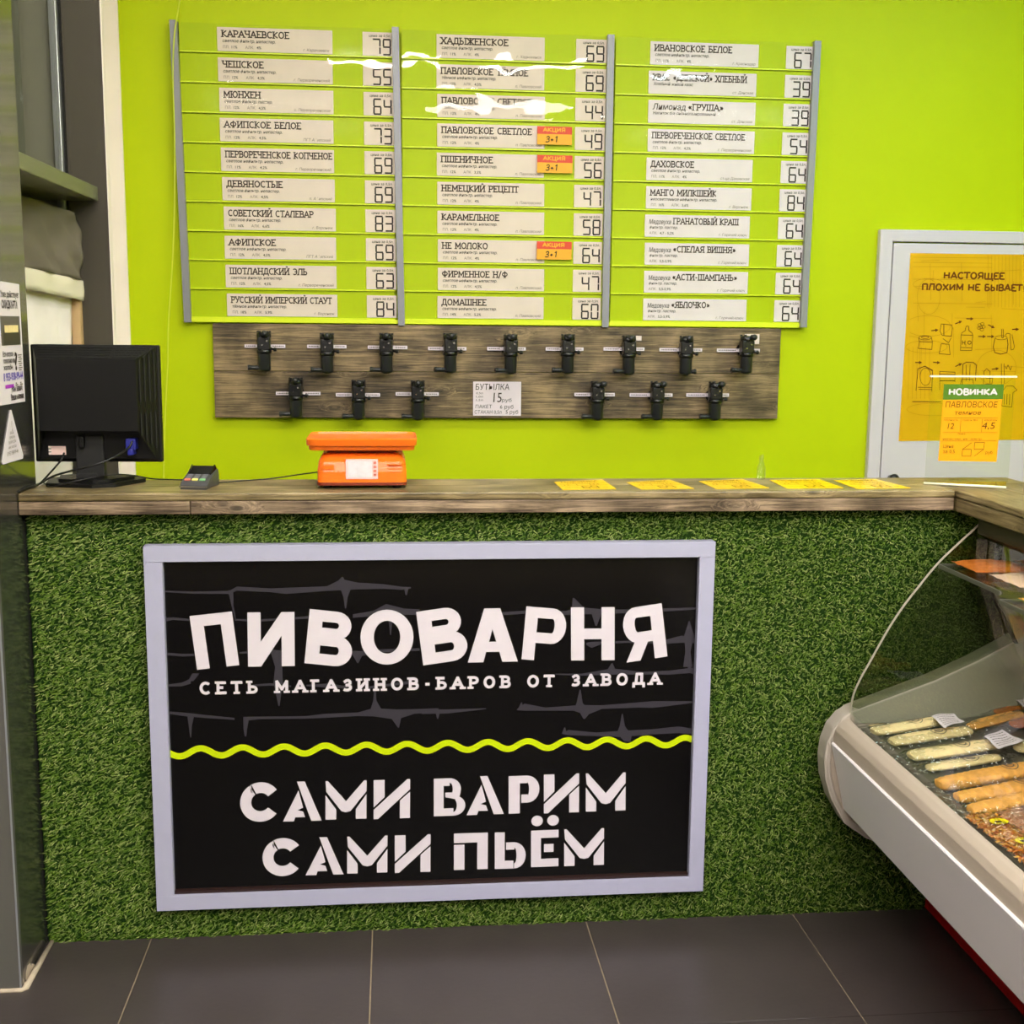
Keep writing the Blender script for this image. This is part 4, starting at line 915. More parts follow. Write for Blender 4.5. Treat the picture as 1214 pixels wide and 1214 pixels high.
prn += ln2([(820, 600), (815, 710), (890, 720), (900, 610), (930, 590), (900, 560), (850, 560), (820, 600)], cr)+ln2([(835, 620), (832, 700)], cr)+ln2([(855, 620), (852, 700)], cr)+ln2([(875, 620), (872, 705)], cr)
prn += ln2([(137, 678), (355, 680)], cr, .003)
for k in range(26):   # faint engraving of brewery vats behind the drawings
    a0 = R.uniform(0, 1100); b0 = R.uniform(20, 1150)
    if R.random() < .5: sft += ribbon([cq(a0, b0), cq(a0+R.uniform(80, 380), b0+R.uniform(-16, 16))], .0011)
    else: sft += ribbon([cq(a0, b0), cq(a0+R.uniform(-10, 10), b0+R.uniform(80, 380))], .0011)
for cx_, cy_, rx, ry in ((250, 300, 150, 55), (250, 420, 110, 170), (240, 700, 220, 100), (900, 1100, 190, 170), (230, 900, 200, 60), (300, 1500, 260, 60)): sft += el(cx_, cy_, rx, ry, cq, .0012)
for x_ in range(820, 1150, 34): sft += ribbon([cq(x_, 20), cq(x_-6, 520)], .001)
for x_ in range(20, 300, 40): sft += ribbon([cq(x_, 900), cq(x_-8, 1400)], .001)
for y_ in (40, 90, 130, 250, 480): sft += ribbon([cq(100, y_), cq(860, y_+8)], .0012)
zmin = p3[1]
clip = lambda polys: [p for p in polys if all(q[1] > zmin+.003 and q[0] < 2.583 and q[0] > p3[0]+.004 for q in p)]
flat('drawings', [(clip(sft), M['brown_soft'])], face_y(DY-.0005), po, 'faint engraved lines')
flat('lettering', [(clip(prn), M['brown_ink'])], face_y(DY-.0009), po, 'brown headline and brewing drawings')

# ------------------------------------------------------------ things on the counter
# monitor seen from behind
mo = thing('monitor', (-.717, .13, ZT), 'black monitor seen from behind at the left end of the counter', 'monitor', rz=math.radians(-2))
mw, mh0, mh1 = .166, 1.292-ZT, 1.602-ZT
bx('front_bezel', (-mw, .012, mh0), (mw, .034, mh1), M['black'], mo, .004, local=True)
def frus():
    bm = bmesh.new(); y0, y1 = .012, -.052
    o_ = [(-mw+.006, y0, mh0+.004), (mw-.006, y0, mh0+.004), (mw-.006, y0, mh1-.004), (-mw+.006, y0, mh1-.004)]
    i_ = [(-mw+.034, y1, mh0+.088), (mw-.046, y1, mh0+.088), (mw-.046, y1, mh1-.036), (-mw+.034, y1, mh1-.036)]
    O = [bm.verts.new(v) for v in o_]; I = [bm.verts.new(v) for v in i_]
    rc = [bm.verts.new(v) for v in ((-mw+.034, y0-.012, mh0+.084), (mw-.046, y0-.012, mh0+.084))]
    lo = [bm.verts.new(v) for v in ((-mw+.012, y0-.008, mh0+.010), (mw-.014, y0-.008, mh0+.010))]
    bm.faces.new(I)
    bm.faces.new((O[3], O[2], I[2], I[3])); bm.faces.new((O[2], O[1], lo[1], I[1], I[2])); bm.faces.new((O[0], O[3], I[3], I[0], lo[0]))
    bm.faces.new((I[0], I[1], rc[1], rc[0])); bm.faces.new((rc[0], rc[1], lo[1], lo[0])); bm.faces.new((I[0], rc[0], lo[0])); bm.faces.new((I[1], lo[1], rc[1])); bm.faces.new((lo[0], lo[1], O[1], O[0]))
    return bm
done('rear_shell', frus(), M['black'], mo, local=True)
# vent slots on top and right bevels
bm = bmesh.new()
def slat(bm, a, b, w, n):
    a, b, n = Vector(a), Vector(b), Vector(n).normalized(); s_ = (b-a).cross(n).normalized()*w/2
    prism(bm, [a-s_, b-s_, b+s_, a+s_], n*.0018)
for k in range(4):       # right bevel, two columns of bars
    f = (k+.7)/4.4; x = (mw-.006)-.040*f; y = .012-.064*f
    for z0, z1 in ((mh0+.03+.055*f, mh0+.135), (mh0+.165, mh1-.012-.03*f)):
        slat(bm, (x, y, z0), (x, y, z1), .0042, (.85, -.53, 0))
done('side_vent_bars', bm, M['black2'], mo, local=True)
bm = bmesh.new()
for k in range(5):
    f = (k+.6)/5.2; z = mh1-.004-.032*f; y = .012-.064*f
    for x0, x1 in ((-mw+.02+.02*f, -.045), (-.035, .05), (.06, mw-.02-.03*f)): slat(bm, (x0, y, z), (x1, y, z), .0026, (0, -.45, .89))
for k in range(8):
    x = .062+k*.011
    slat(bm, (x+.012, .004, mh1-.008), (x-.002, -.044, mh1-.032), .0015, (0, -.45, .89))
done('top_vent_grille', bm, M['black2'], mo, local=True)
bm = bmesh.new(); box(bm, (-.057, -.004, .018), (.016, .026, mh0+.075), 0, .004); box(bm, (-.057, -.010, .012), (-.002, .02, .03), 0, .003); done('stand_neck', bm, M['black2'], mo, local=True)
bm = bmesh.new()
prism(bm, [(-.145, .055, .0), (-.12, -.06, 0), (.005, -.088, 0), (.06, -.062, 0), (.112, .045, 0), (.08, .085, 0), (-.11, .085, 0)], (0, 0, .010))
prism(bm, [(-.115, .05, .010), (-.095, -.035, .010), (.0, -.058, .010), (.04, -.04, .010), (.085, .035, .010), (.06, .07, .010), (-.09, .07, .010)], (0, 0, .008))
done('stand_base', bm, M['black'], mo, local=True)
bm = bmesh.new(); box(bm, (.080, -.028, mh0+.036), (.106, .006, mh0+.066), 0, .003); box(bm, (.086, -.034, mh0+.022), (.100, .004, mh0+.04), 0, .003); done('video_plug', bm, M['blue'], mo, local=True)['label'] = 'blue video cable plug'
bm = bmesh.new(); box(bm, (-.034-.010, -.02, mh0+.04), (-.02-.010, .006, mh0+.07), 0, .003); done('power_plug', bm, M['black'], mo, local=True)
bm = bmesh.new(); box(bm, (-.121, .0005, mh0+.02), (-.083, .0045, mh0+.043), 0); done('rating_label', bm, M['lcd_edge'], mo, local=True)['label'] = 'small pale sticker'
bm = bmesh.new()
for k in range(3): box(bm, (-.128, .0005, mh0+.020+k*.0085), (-.1215, .0042, mh0+.026+k*.0085), 0)
done('barcode_label', bm, M['paper'], mo, local=True)
def cable(name, pts, label, r=.0028, m='cable', cat='cable'):
    bm = bmesh.new(); tube(bm, bez(pts, 8), r, 8); return tag(done(name, bm, M[m], smooth=True), label, cat)
zc = ZT+.004
cable('video_cable', [P(157, 523, 'Y', .10), P(150, 533, 'Y', .085), P(122, 548, 'Y', .02), P(85, 558, 'Y', .02), P(62, 565, 'Y', .045), P(48, 573, 'Z', zc), P(34, 578, 'Z', zc), P(22, 583, 'Z', zc)], 'black cable looping from the blue plug to the left end of the counter')
cable('power_cable', [P(76, 537, 'Y', .10), P(72, 546, 'Y', .085), P(60, 560, 'Y', .095), P(48, 572.5, 'Z', zc), P(40, 577, 'Z', zc), P(24, 582, 'Z', zc)], 'black power cable dropping straight from the monitor to the counter end', .0026)
cable('terminal_cable', [P(50, 571, 'Z', zc), P(60, 577, 'Z', zc), P(75, 574, 'Y', -.0), P(110, 566, 'Y', .02), P(140, 562.5, 'Y', .03), P(160, 564, 'Z', ZT+.012), P(180, 567.5, 'Z', zc), P(200, 568.5, 'Z', zc), P(219, 569, 'Z', zc)], 'thin black cable from the monitor base to the card terminal', .0018)
cable('scale_cable', [P(250, 573, 'Z', zc), P(280, 570.5, 'Z', zc), P(320, 567.5, 'Z', zc+.0), P(352, 563, 'Y', .19), P(382, 559, 'Y', .15)], 'thin black cable running from the card terminal to the orange scale', .0018)

# card terminal
pt = thing('card_terminal', (P(236, 577, 'Z', ZT).x, .05, ZT), 'small dark card payment terminal with coloured keys beside the orange scale', 'card terminal', rz=math.radians(-9)); pt.scale = (.9, .9, .92)
bm = bmesh.new()
pf = [(-.043, 0), (-.043, .012), (-.030, .020), (.048, .046), (.075, .046), (.082, .030), (.080, 0)]
def loft_x(bm, prof, hw, inset=.003):
    n = len(prof); rings_ = []
    for x, s_ in ((-hw, .9), (-hw+inset, 1), (hw-inset, 1), (hw, .9)):
        cy = sum(p[0] for p in prof)/n; cz = sum(p[1] for p in prof)/n
        rings_.append([bm.verts.new((x, cy+(p[0]-cy)*s_, max(0, cz+(p[1]-cz)*s_))) for p in prof])
    for a_, b_ in zip(rings_, rings_[1:]):
        for i in range(n): bm.faces.new((a_[i], a_[(i+1) % n], b_[(i+1) % n], b_[i]))
    bm.faces.new(rings_[0][::-1]); bm.faces.new(rings_[-1])
loft_x(bm, pf, .040); done('body', bm, M['pos'], pt, local=True)
bm = bmesh.new(); prism(bm, [(-.032, .020, .0375), (.028, .020, .0375), (.033, .046, .058), (-.029, .046, .058)], (0, .004, -.004))
prism(bm, [(-.034, .018, .036), (-.032, .018, .038), (-.029, .050, .061), (-.033, .050, .055)], (-.003, 0, 0)); prism(bm, [(.030, .018, .036), (.030, .018, .039), (.034, .050, .061), (.038, .050, .05)], (.004, 0, 0)); done('screen_hood', bm, M['gloss_black'], pt, local=True)
def keyz(y): return .020+(y+.030)*(.026/.078)
for k, m_ in enumerate(('key_red', 'key_yellow', 'key_green')):
    x = -.024+k*.022; bm = bmesh.new(); prism(bm, [(x-.008, -.022, keyz(-.022)), (x+.008, -.022, keyz(-.022)), (x+.008, -.013, keyz(-.013)), (x-.008, -.013, keyz(-.013))], (0, -.001, .003))
    done('key', bm, M[m_], pt, local=True)['label'] = ('red key', 'yellow key', 'green key')[k]
for r_ in range(3):
    for k in range(3):
        x = -.024+k*.022; y = -.009+r_*.009; bm = bmesh.new(); prism(bm, [(x-.007, y, keyz(y)), (x+.007, y, keyz(y)), (x+.007, y+.006, keyz(y+.006)), (x-.007, y+.006, keyz(y+.006))], (0, -.001, .0025)); done('key', bm, M['key_grey'], pt, local=True)
bm = bmesh.new(); prism(bm, [(-.041, -.045, .006), (.041, -.045, .006), (.041, -.045, .010), (-.041, -.045, .010)], (0, .003, 0)); done('chrome_edge', bm, M['chrome'], pt, local=True)

# orange scale
scx = (P(376, 570, 'Y', .02).x+P(482, 570, 'Y', .02).x)/2; s0 = P(376, 577, 'Y', .02).x; s1 = P(482, 577, 'Y', .02).x; hw = (s1-s0)/2
so = thing('kitchen_scale', (scx, .10, ZT), 'orange electronic shop scale with a flat tray on the counter', 'scale')
def lathe_box(bm, secs, mi=0, n=6):
    """stack of rounded rectangles: (z, halfx, y0, y1, radius)"""
    rings_ = []
    for z, hx, y0, y1, rr in secs:
        ring_ = []
        for cx_, cy_, a0 in ((hx-rr, y1-rr, 0), (-hx+rr, y1-rr, 90), (-hx+rr, y0+rr, 180), (hx-rr, y0+rr, 270)):
            for k in range(n+1):
                a_ = math.radians(a0+90*k/n); ring_.append(bm.verts.new((cx_+rr*math.cos(a_), cy_+rr*math.sin(a_), z)))
        rings_.append(ring_)
    m_ = len(rings_[0])
    for a_, b_ in zip(rings_, rings_[1:]):
        for i in range(m_):
            f = bm.faces.new((a_[i], a_[(i+1) % m_], b_[(i+1) % m_], b_[i])); f.material_index = mi
    bm.faces.new(rings_[0][::-1]).material_index = mi; bm.faces.new(rings_[-1]).material_index = mi
bm = bmesh.new(); lathe_box(bm, [(.016, hw, -.082, .10, .018), (.045, hw, -.080, .10, .02), (.070, hw-.003, -.072, .098, .02), (.084, hw-.010, -.060, .094, .022), (.090, hw-.020, -.050, .09, .02)])
done('housing', bm, M['orange'], so, local=True, smooth=False)
bm = bmesh.new(); lathe_box(bm, [(.009, hw+.001, -.083, .101, .018), (.0165, hw+.001, -.083, .101, .018)]); done('base_plate', bm, M['orange_dark'], so, local=True)
for x, y in ((-hw+.025, -.06), (hw-.025, -.06), (-hw+.025, .08), (hw-.025, .08)):
    bm = bmesh.new(); tube(bm, [(x, y, 0), (x, y, .0095)], [.012, .013], 14); done('foot', bm, M['black'], so, local=True)
bm = bmesh.new(); lathe_box(bm, [(.088, hw-.022, -.045, .085, .015), (.103, hw-.030, -.04, .08, .012)]); done('pan_support', bm, M['orange_dark'], so, local=True)
pxh = .1435
bm = bmesh.new(); lathe_box(bm, [(.101, pxh-.006, -.078, .105, .02), (.113, pxh-.004, -.082, .108, .022), (.114, pxh, -.09, .115, .025), (.130, pxh+.0015, -.094, .118, .025), (.133, pxh-.002, -.088, .113, .022), (.128, pxh-.008, -.082, .108, .02)])
done('weighing_tray', bm, M['orange'], so, local=True)
bm = bmesh.new(); dx0 = P(410, 555, 'Y', .02).x-scx; dx1 = P(441, 555, 'Y', .02).x-scx; dx2 = P(448, 555, 'Y', .02).x-scx
prism(bm, [(dx0, -.0835, .026), (dx2, -.0835, .026), (dx2, -.0785, .078), (dx0, -.0785, .078)], (0, .006, 0)); done('display_panel', bm, M['lcd_edge'], so, local=True)['label'] = 'pale display and keypad'
bm = bmesh.new(); prism(bm, [(dx0+.006, -.0845, .031), (dx1, -.0845, .031), (dx1, -.0798, .073), (dx0+.006, -.0798, .073)], (0, .001, 0)); done('display_window', bm, M['lcd'], so, local=True)
bm = bmesh.new()
for k in range(4):
    z = .034+k*.0105; y = -.0848+k*.0011; box(bm, (dx1+.004, y, z), (dx2-.004, y+.003, z+.006), 0)
done('key_pads', bm, M['key_red'], so, local=True)
bm = bmesh.new()
for k in range(2): box(bm, (hw-.050, -.0825+k*.003, .052-k*.012+.01), (hw-.012, -.078, .056-k*.012+.01), 0, .001)
box(bm, (-hw+.015, -.0822, .050), (-hw+.045, -.078, .064), 0, .002)
done('front_ribs', bm, M['orange'], so, local=True)

# yellow cards lying on the counter
cards = [((656.7, 571.3), (714, 568.6), (730.6, 579.5), (667, 580.4)), ((743, 571.7), (794, 568.6), (823, 579), (759.6, 579.8)), ((828.5, 570.4), (880, 567.9), (911.8, 578.4), (849, 579.5)),
         ((912.4, 569), (970.7, 568), (1000, 578.4), (933, 579)), ((988.5, 569.4), (1038, 568), (1079.5, 578.4), (1016, 579.4))]
pos_ = ['nearest to the orange scale', 'second from the scale', 'the middle one of five', 'fourth from the scale', 'nearest to the white door']
for k, cc in enumerate(cards):
    pz = ZT+.0012; w4 = [P(u, v, 'Z', pz) for u, v in cc]
    yc = thing('price_card', (sum(p.x for p in w4)/4, sum(p.y for p in w4)/4, ZT), 'yellow handwritten price card on the counter, '+pos_[k], 'card', 'yellow price cards on the counter')
    bm = bmesh.new(); prism(bm, [(p.x, p.y, ZT+.0004) for p in w4], (0, 0, .0012)); done('card_sheet', bm, M['card_yellow'], yc)
    tl, tr, br, bl = w4
    def mq(u, v, tl=tl, tr=tr, br=br, bl=bl): p = bl.lerp(br, u).lerp(tl.lerp(tr, u), v); return (p.x, p.y, ZT+.0019)
    q = font_text('НОВИНКА', .12, .82, .1, fit=.76, bold=.02)+font_text('Светлое', .2, .66, .09, slant=.1, fit=.6)+font_text('12', .12, .46, .09)+font_text('4,5', .66, .46, .09)+font_text('Цена за 0,5', .08, .16, .05, fit=.25)+font_text('руб.', .8, .14, .05)
    q += seg_text('69', .42, .1, .12, .22, .02, .05)+[rect(.05, .40, .95, .41), rect(.05, .60, .95, .61), rect(.36, .41, .37, .6), rect(.62, .41, .63, .6)]
    flat('lettering', [(q, M['brown_ink'])], mq, yc)
# clear little bottle at the back edge
cb = thing('clear_bottle', (P(897, 566, 'Z', ZT).x, .19, ZT), 'small clear bottle on the counter behind the yellow cards', 'bottle')
bm = bmesh.new(); tube(bm, [(0, 0, 0), (0, 0, .002), (0, 0, .034), (0, 0, .042), (0, 0, .050), (0, 0, .060)], [.010, .012, .012, .008, .0055, .0055], 16); done('bottle_body', bm, clear('bottle_plastic', (.93, .97, .9), .04, 1.6, bump=.6, bscale=120), cb, local=True, smooth=True)
bm = bmesh.new(); tube(bm, [(0, 0, .058), (0, 0, .068)], [.0068, .0062], 14); done('bottle_cap', bm, M['acrylic'], cb, local=True)

# acrylic stand with the orange card
ah = thing('acrylic_stand', (1.68, .09, ZT), 'clear acrylic card stand on the corner of the counter', 'card stand')
bx('upright_sheet', (1.560, .100, ZT+.001), (1.806, .1025, 1.534), M['acrylic'], ah)
bx('bent_top_edge', (1.556, .096, 1.5315), (1.808, .104, 1.5365), M['lit_acrylic_edge'], ah)
fa, fb = P(1095, 573, 'Z', ZT+.004), P(1193, 578, 'Z', ZT+.004)
bm = bmesh.new(); prism(bm, [(fa.x, fa.y, ZT+.001), (fb.x, fb.y, ZT+.001), (1.800, .099, ZT+.001), (1.562, .099, ZT+.001)], (0, 0, .0025)); done('foot_sheet', bm, M['acrylic'], ah)
bm = bmesh.new(); tube(bm, [(fa.x, fa.y, ZT+.0045), (fb.x, fb.y, ZT+.0045)], .0035, 8); done('foot_edge', bm, M['lit_acrylic_edge'], ah)
HY = .0975
hx0, hx1, hz0, hz1 = 1.594, 1.766, 1.297, 1.512
oc = thing('promo_card', (1.68, HY, hz0), 'orange yellow card with a green band hanging on the acrylic stand', 'card')
hsl = .022/ .215
mpo = lambda u, v: (hx0+(hx1-hx0)*u, HY, hz0+(hz1-hz0)*v)
bm = bmesh.new(); prism(bm, [mpo(0, 0), mpo(1, -.015), mpo(1.02, .82), mpo(.02, .82)], (0, .0008, 0)); done('card_sheet', bm, M['tag_orange'], oc)
bm = bmesh.new(); prism(bm, [mpo(.01, .80), mpo(1.03, .81), mpo(1.03, 1.0), mpo(.01, 1.0)], (0, -.0008, 0)); done('green_band', bm, M['tag_green'], oc)
mpf = lambda d_: (lambda x, z: (x, HY-d_, z))
W4, H4 = hx1-hx0, hz1-hz0
q, _ = strokes_text('НОВИНКА', hx0+.10*W4, hz0+.855*H4, .095*H4, w=.22, serif=False, fit=.82*W4)
flat('lettering', [(q, M['sign_white'])], mpf(.0012), oc, 'white capitals on the green band')
q = font_text('ПАВЛОВСКОЕ', hx0+.06*W4, hz0+.70*H4, .075*H4, slant=.08, fit=.88*W4)+font_text('темное', hx0+.22*W4, hz0+.605*H4, .055*H4, slant=.15, fit=.45*W4)
q += font_text('12', hx0+.12*W4, hz0+.42*H4, .075*H4, slant=.15)+font_text('4,5', hx0+.70*W4, hz0+.42*H4, .085*H4, slant=.15, fit=.22*W4)
q += font_text('плотность', hx0+.05*W4, hz0+.525*H4, .022*H4, fit=.24*W4)+font_text('горечь IBU', hx0+.37*W4, hz0+.525*H4, .022*H4, fit=.25*W4)+font_text('алкоголь', hx0+.74*W4, hz0+.525*H4, .022*H4, fit=.22*W4)
q += font_text('Тёмное', hx0+.3*W4, hz0+.345*H4, .02*H4)+font_text('непастер. нефильтр.', hx0+.05*W4, hz0+.275*H4, .022*H4, fit=.68*W4)
q += font_text('Цена', hx0+.07*W4, hz0+.17*H4, .045*H4, fit=.17*W4)+font_text('за 0,5', hx0+.07*W4, hz0+.10*H4, .045*H4, fit=.2*W4)+font_text('руб.', hx0+.80*W4, hz0+.09*H4, .04*H4)
for y_ in (.56, .37, .26): q.append(rect(hx0+.04*W4, hz0+y_*H4, hx1-.03*W4, hz0+y_*H4+.0008))
q += [rect(hx0+.335*W4, hz0+.38*H4, hx0+.341*W4, hz0+.55*H4), rect(hx0+.70*W4, hz0+.38*H4, hx0+.706*W4, hz0+.55*H4)]
u_ = lambda x, y: (hx0+x*W4, hz0+y*H4)
q += ribbon([u_(.55, .24), u_(.40, .15), u_(.40, .06), u_(.55, .06), u_(.55, .15), u_(.40, .15)], .0014)+ribbon([u_(.76, .15), u_(.60, .15), u_(.60, .24), u_(.77, .24), u_(.76, .15), u_(.61, .06)], .0014)
flat('lettering', [(q, M['brown_ink'])], mpf(.0005), oc, 'brown handwriting and small print')

# ------------------------------------------------------------ notices on the column side (plane x = -.869)
CXP = -.8726
def side_pt(u, v): p = P(u, v, 'X', CXP); return (p.y, p.z)
a0 = side_pt(22.7, 337); a1 = side_pt(30, 476); wp_ = .20
nz = thing('notice_sheet', (CXP, a0[0]-.1, a1[1]), 'white printed notice with a dark photo taped on the column side', 'notice')
bm = bmesh.new(); prism(bm, [(CXP, a0[0]-wp_, a0[1]+.004), (CXP, a0[0], a0[1]), (CXP, a1[0], a1[1]), (CXP, a1[0]-wp_, a1[1]+.003)], (-.0012, 0, 0)); done('sheet', bm, M['paper_cool'], nz)
mside = lambda d_: (lambda y, z: (CXP+d_, y, z))
R0 = a0[0]; Zt, Zb = a0[1], a1[1]; HH = Zt-Zb
zz = lambda f: Zb+HH*(1-f)
dk = font_text('Уже действует', R0-.155, zz(.115), .014, fit=.145, bold=.02)+font_text('СКИДКАРТА', R0-.150, zz(.205), .018, fit=.125, bold=.03)
for k in range(3): dk += font_text(('Есть вопросы', 'пожелания или', 'жалобы')[k], R0-.16+.0*k, zz(.60+.055*k), .012, fit=(.08, .09, .07)[k], bold=.02)
dk += font_text('?', R0-.072, zz(.715), .042, bold=.03, fit=.022)
dk += font_text('Нам важно', R0-.105, zz(.895), .014, fit=.085, bold=.03)+font_text('Ваше мнение', R0-.115, zz(.965), .014, fit=.105, bold=.03)
vi = font_text('8 953-938-99-44', R0-.165, zz(.80), .019, fit=.155, bold=.03)
sf = [];
for k in range(8): sf.append(rect(R0-.045+.004*(k % 3), zz(.60+k*.018), R0-.012-.006*(k % 2), zz(.60+k*.018)+.0022))
for x_ in (.075, .038): sf += [rect(R0-x_, zz(.85), R0-x_+.022, zz(.85)+.003), rect(R0-x_+.002, zz(.835), R0-x_+.012, zz(.835)+.003)]
flat('photo', [([rect(R0-.165, zz(.51), R0-.014, zz(.27))], M['photo_grey']), ([rect(R0-.150, zz(.51), R0-.016, zz(.38))], M['photo_dark'])], mside(.0004), nz, 'dark photo of a counter')
flat('photo', [([rect(R0-.138, zz(.405), R0-.03, zz(.345))], M['cheese'])], mside(.0007), nz)
flat('lettering', [(dk, M['ink']), (vi, M['violet']), (sf, M['ink_soft']), ([rect(R0-.155, zz(.862), R0-.088, zz(.832))], M['magenta'])], mside(.0006), nz)
b0 = side_pt(12.8, 484.5); b1 = side_pt(3.0, 549.5); b2 = side_pt(27.5, 543.5)
ns = thing('triangular_sticker', (CXP, b0[0], b1[1]), 'white triangular sticker on the column side below the notice', 'sticker')
tri = [(b0[0]-.006, b0[1]-.004), (b0[0]+.004, b0[1]-.003), (b2[0]+.003, b2[1]+.008), (b2[0]-.003, b2[1]), (b1[0]+.004, b1[1]-.003), (b1[0]-.004, b1[1]+.004)]
bm = bmesh.new(); prism(bm, [(CXP, y, z) for y, z in tri], (-.001, 0, 0)); done('sheet', bm, M['paper_cool'], ns)
ym = (b1[0]+b2[0])/2; q = []
for k, (f, wd) in enumerate(((.48, .03), (.57, .042), (.66, .056), (.75, .06), (.88, .085))):
    z_ = b0[1]+(b1[1]-b0[1])*f; yy = b0[0]+(ym-b0[0])*f; q += font_text(('ВАШЕ', 'МНЕНИЕ', 'ВАЖНО ДЛЯ', 'нас всегда', '8 953 938-99-44')[k], yy, z_-.002, .007 if k < 4 else .010, align='C', fit=wd)
q += ribbon([(b0[0]-.008, b0[1]-.045), (b0[0], b0[1]-.03), (b0[0]+.003, b0[1]-.048), (b0[0]-.002, b0[1]-.056), (b0[0]+.006, b0[1]-.05)], .0012)
flat('lettering', [(q, M['ink_soft'])], mside(.0004), ns)

# ------------------------------------------------------------ refrigerated display case
YE, YN = -.10, -2.0      # far end face, near end
fr = thing('display_case', (1.6, YE, 0), 'refrigerated display case with curved glass in front of the counter return', 'display case')
def ext(name, prof, y0, y1, m, bev=0, smooth=False, parent=None):
    bm = bmesh.new(); prism(bm, [(x, y0, z) for x, z in prof], (0, y1-y0, 0))
    if bev: bmesh.ops.bevel(bm, geom=[e for e in bm.edges if abs(e.verts[0].co.y-e.verts[1].co.y) < 1e-6], offset=bev, segments=3, affect='EDGES', clamp_overlap=True)
    return done(name, bm, m, parent or fr, smooth=smooth)
cap = [(1.303, .636), (1.276, .622), (1.250, .590), (1.235, .548), (1.230, .500), (1.236, .445), (1.256, .385), (1.296, .316), (1.36, .27), (1.45, .235), (1.60, .215), (2.25, .215), (2.25, 1.10), (1.86, 1.10), (1.80, .845), (1.747, .825), (1.643, .770), (1.527, .718), (1.411, .676), (1.34, .650)]
ext('end_cap', cap, YE+.055, YE-.012, M['fridge'], .006)
ext('end_cap_rim', [(1.3, .628), (1.262, .588), (1.247, .545), (1.243, .500), (1.249, .450), (1.268, .392), (1.305, .33), (1.45, .25), (1.45, .4), (1.33, .5)], YE-.012, YE-.022, M['taupe'], .003)
ext('bumper', [(1.246, .556), (1.2495, .590), (1.257, .606), (1.270, .618), (1.286, .620), (1.290, .612), (1.290, .54), (1.262, .54)], YE-.022, YN, M['taupe'], .0)
ext('front_panel', [(1.240, .553), (1.243, .557), (1.2465, .557), (1.30, .37), (1.296, .364), (1.284, .366)], YE-.024, YN, M['panel_white'])
ext('belly', [(1.29, .366), (1.62, .20), (2.24, .20), (2.24, .58), (1.292, .585), (1.252, .55)], YE-.022, YN, M['dark_canopy'])
ext('base', [(1.585, .015), (1.585, .26), (2.2, .26), (2.2, .015)], YE+.09, YN+.1, M['fridge_red'], .012)
ext('plinth', [(1.62, .0), (1.62, .02), (2.15, .02), (2.15, .0)], YE+.05, YN+.15, M['black'])
DZ = lambda x: .588+.085*(x-1.29)
ext('gutter', [(1.291, .606), (1.297, .606), (1.325, .583), (1.325, .578), (1.291, .578)], YE-.014, YN, M['steel'])
ext('display_deck', [(1.325, DZ(1.325)), (1.325, .58), (1.95, .58), (1.95, DZ(1.95))], YE-.014, YN, M['steel'])
ext('back_wall', [(1.90, .62), (1.93, .62), (1.93, 1.12), (1.90, 1.12)], YE-.014, YN, M['inner_grey'])
# inner end wall rising towards the back
ext('inner_end_wall', [(1.30, .606), (1.30, .636), (1.411, .674), (1.527, .716), (1.643, .768), (1.747, .822), (1.80, .84), (1.90, .9), (1.90, .606)], YE-.012, YE-.018, M['inner_grey'])
gp = [(1.293, .607), (1.2945, .64), (1.301, .685), (1.317, .727), (1.340, .772), (1.364, .820), (1.392, .873), (1.424, .925), (1.458, .972), (1.514, 1.044), (1.573, 1.103), (1.602, 1.130), (1.628, 1.156)]
gp = [(v.x, v.z) for v in bez([(x, 0, z) for x, z in gp], 4)]
def strip_glass(name, y0, y1, m, th=.0032):
    bm = bmesh.new()
    outer = gp; inner = []
    for i, (x, z) in enumerate(gp):
        a_, b_ = gp[max(0, i-1)], gp[min(len(gp)-1, i+1)]; dx, dz = b_[0]-a_[0], b_[1]-a_[1]; l = math.hypot(dx, dz); inner.append((x+dz/l*th, z-dx/l*th))
    for pr_ in (outer, inner):
        A = [bm.verts.new((x, y0, z)) for x, z in pr_]; B = [bm.verts.new((x, y1, z)) for x, z in pr_]
        for i in range(len(A)-1): bm.faces.new((A[i], A[i+1], B[i+1], B[i])).smooth = True
        if pr_ is outer: break
    me_ = done(name, bm, m, fr); return me_, outer, inner
g_, go, gi = strip_glass('curved_front_glass', YE-.004, YN, M['case_glass'])
bm = bmesh.new()
for i in range(len(go)-1):
    v = [bm.verts.new((x, YE-.003, z)) for x, z in (go[i], go[i+1], gi[i+1], gi[i])]; w = [bm.verts.new((x, YE-.0085, z)) for x, z in (go[i], go[i+1], gi[i+1], gi[i])]
    for f in ((0, 1, 2, 3), ): bm.faces.new([v[k] for k in f]); bm.faces.new([w[k] for k in f][::-1])
    bm.faces.new((v[0], v[1], w[1], w[0])); bm.faces.new((v[3], v[2], w[2], w[3]))
done('front_glass_edge', bm, M['glass_edge'], fr)['label'] = 'bright edge of the curved glass'
bm = bmesh.new()
poly = [(x, z) for x, z in gi if z > .64]+[(1.64, 1.165), (1.86, 1.165), (1.86, .87), (1.747, .822), (1.643, .768), (1.527, .716), (1.411, .674), (1.32, .642)]
bm.faces.new([bm.verts.new((x, YE-.006, z)) for x, z in poly]); done('end_glass', bm, M['case_glass_end'], fr)
ext('rear_post', [(1.664, .964), (1.672, .964), (1.752, .822), (1.744, .822)], YE-.008, YE-.020, M['black2'])
ext('rear_side_panel', [(1.672, .964), (1.70, .975), (1.90, .98), (1.90, .85), (1.80, .835), (1.752, .822)], YE-.008, YE-.016, M['inner_grey'])
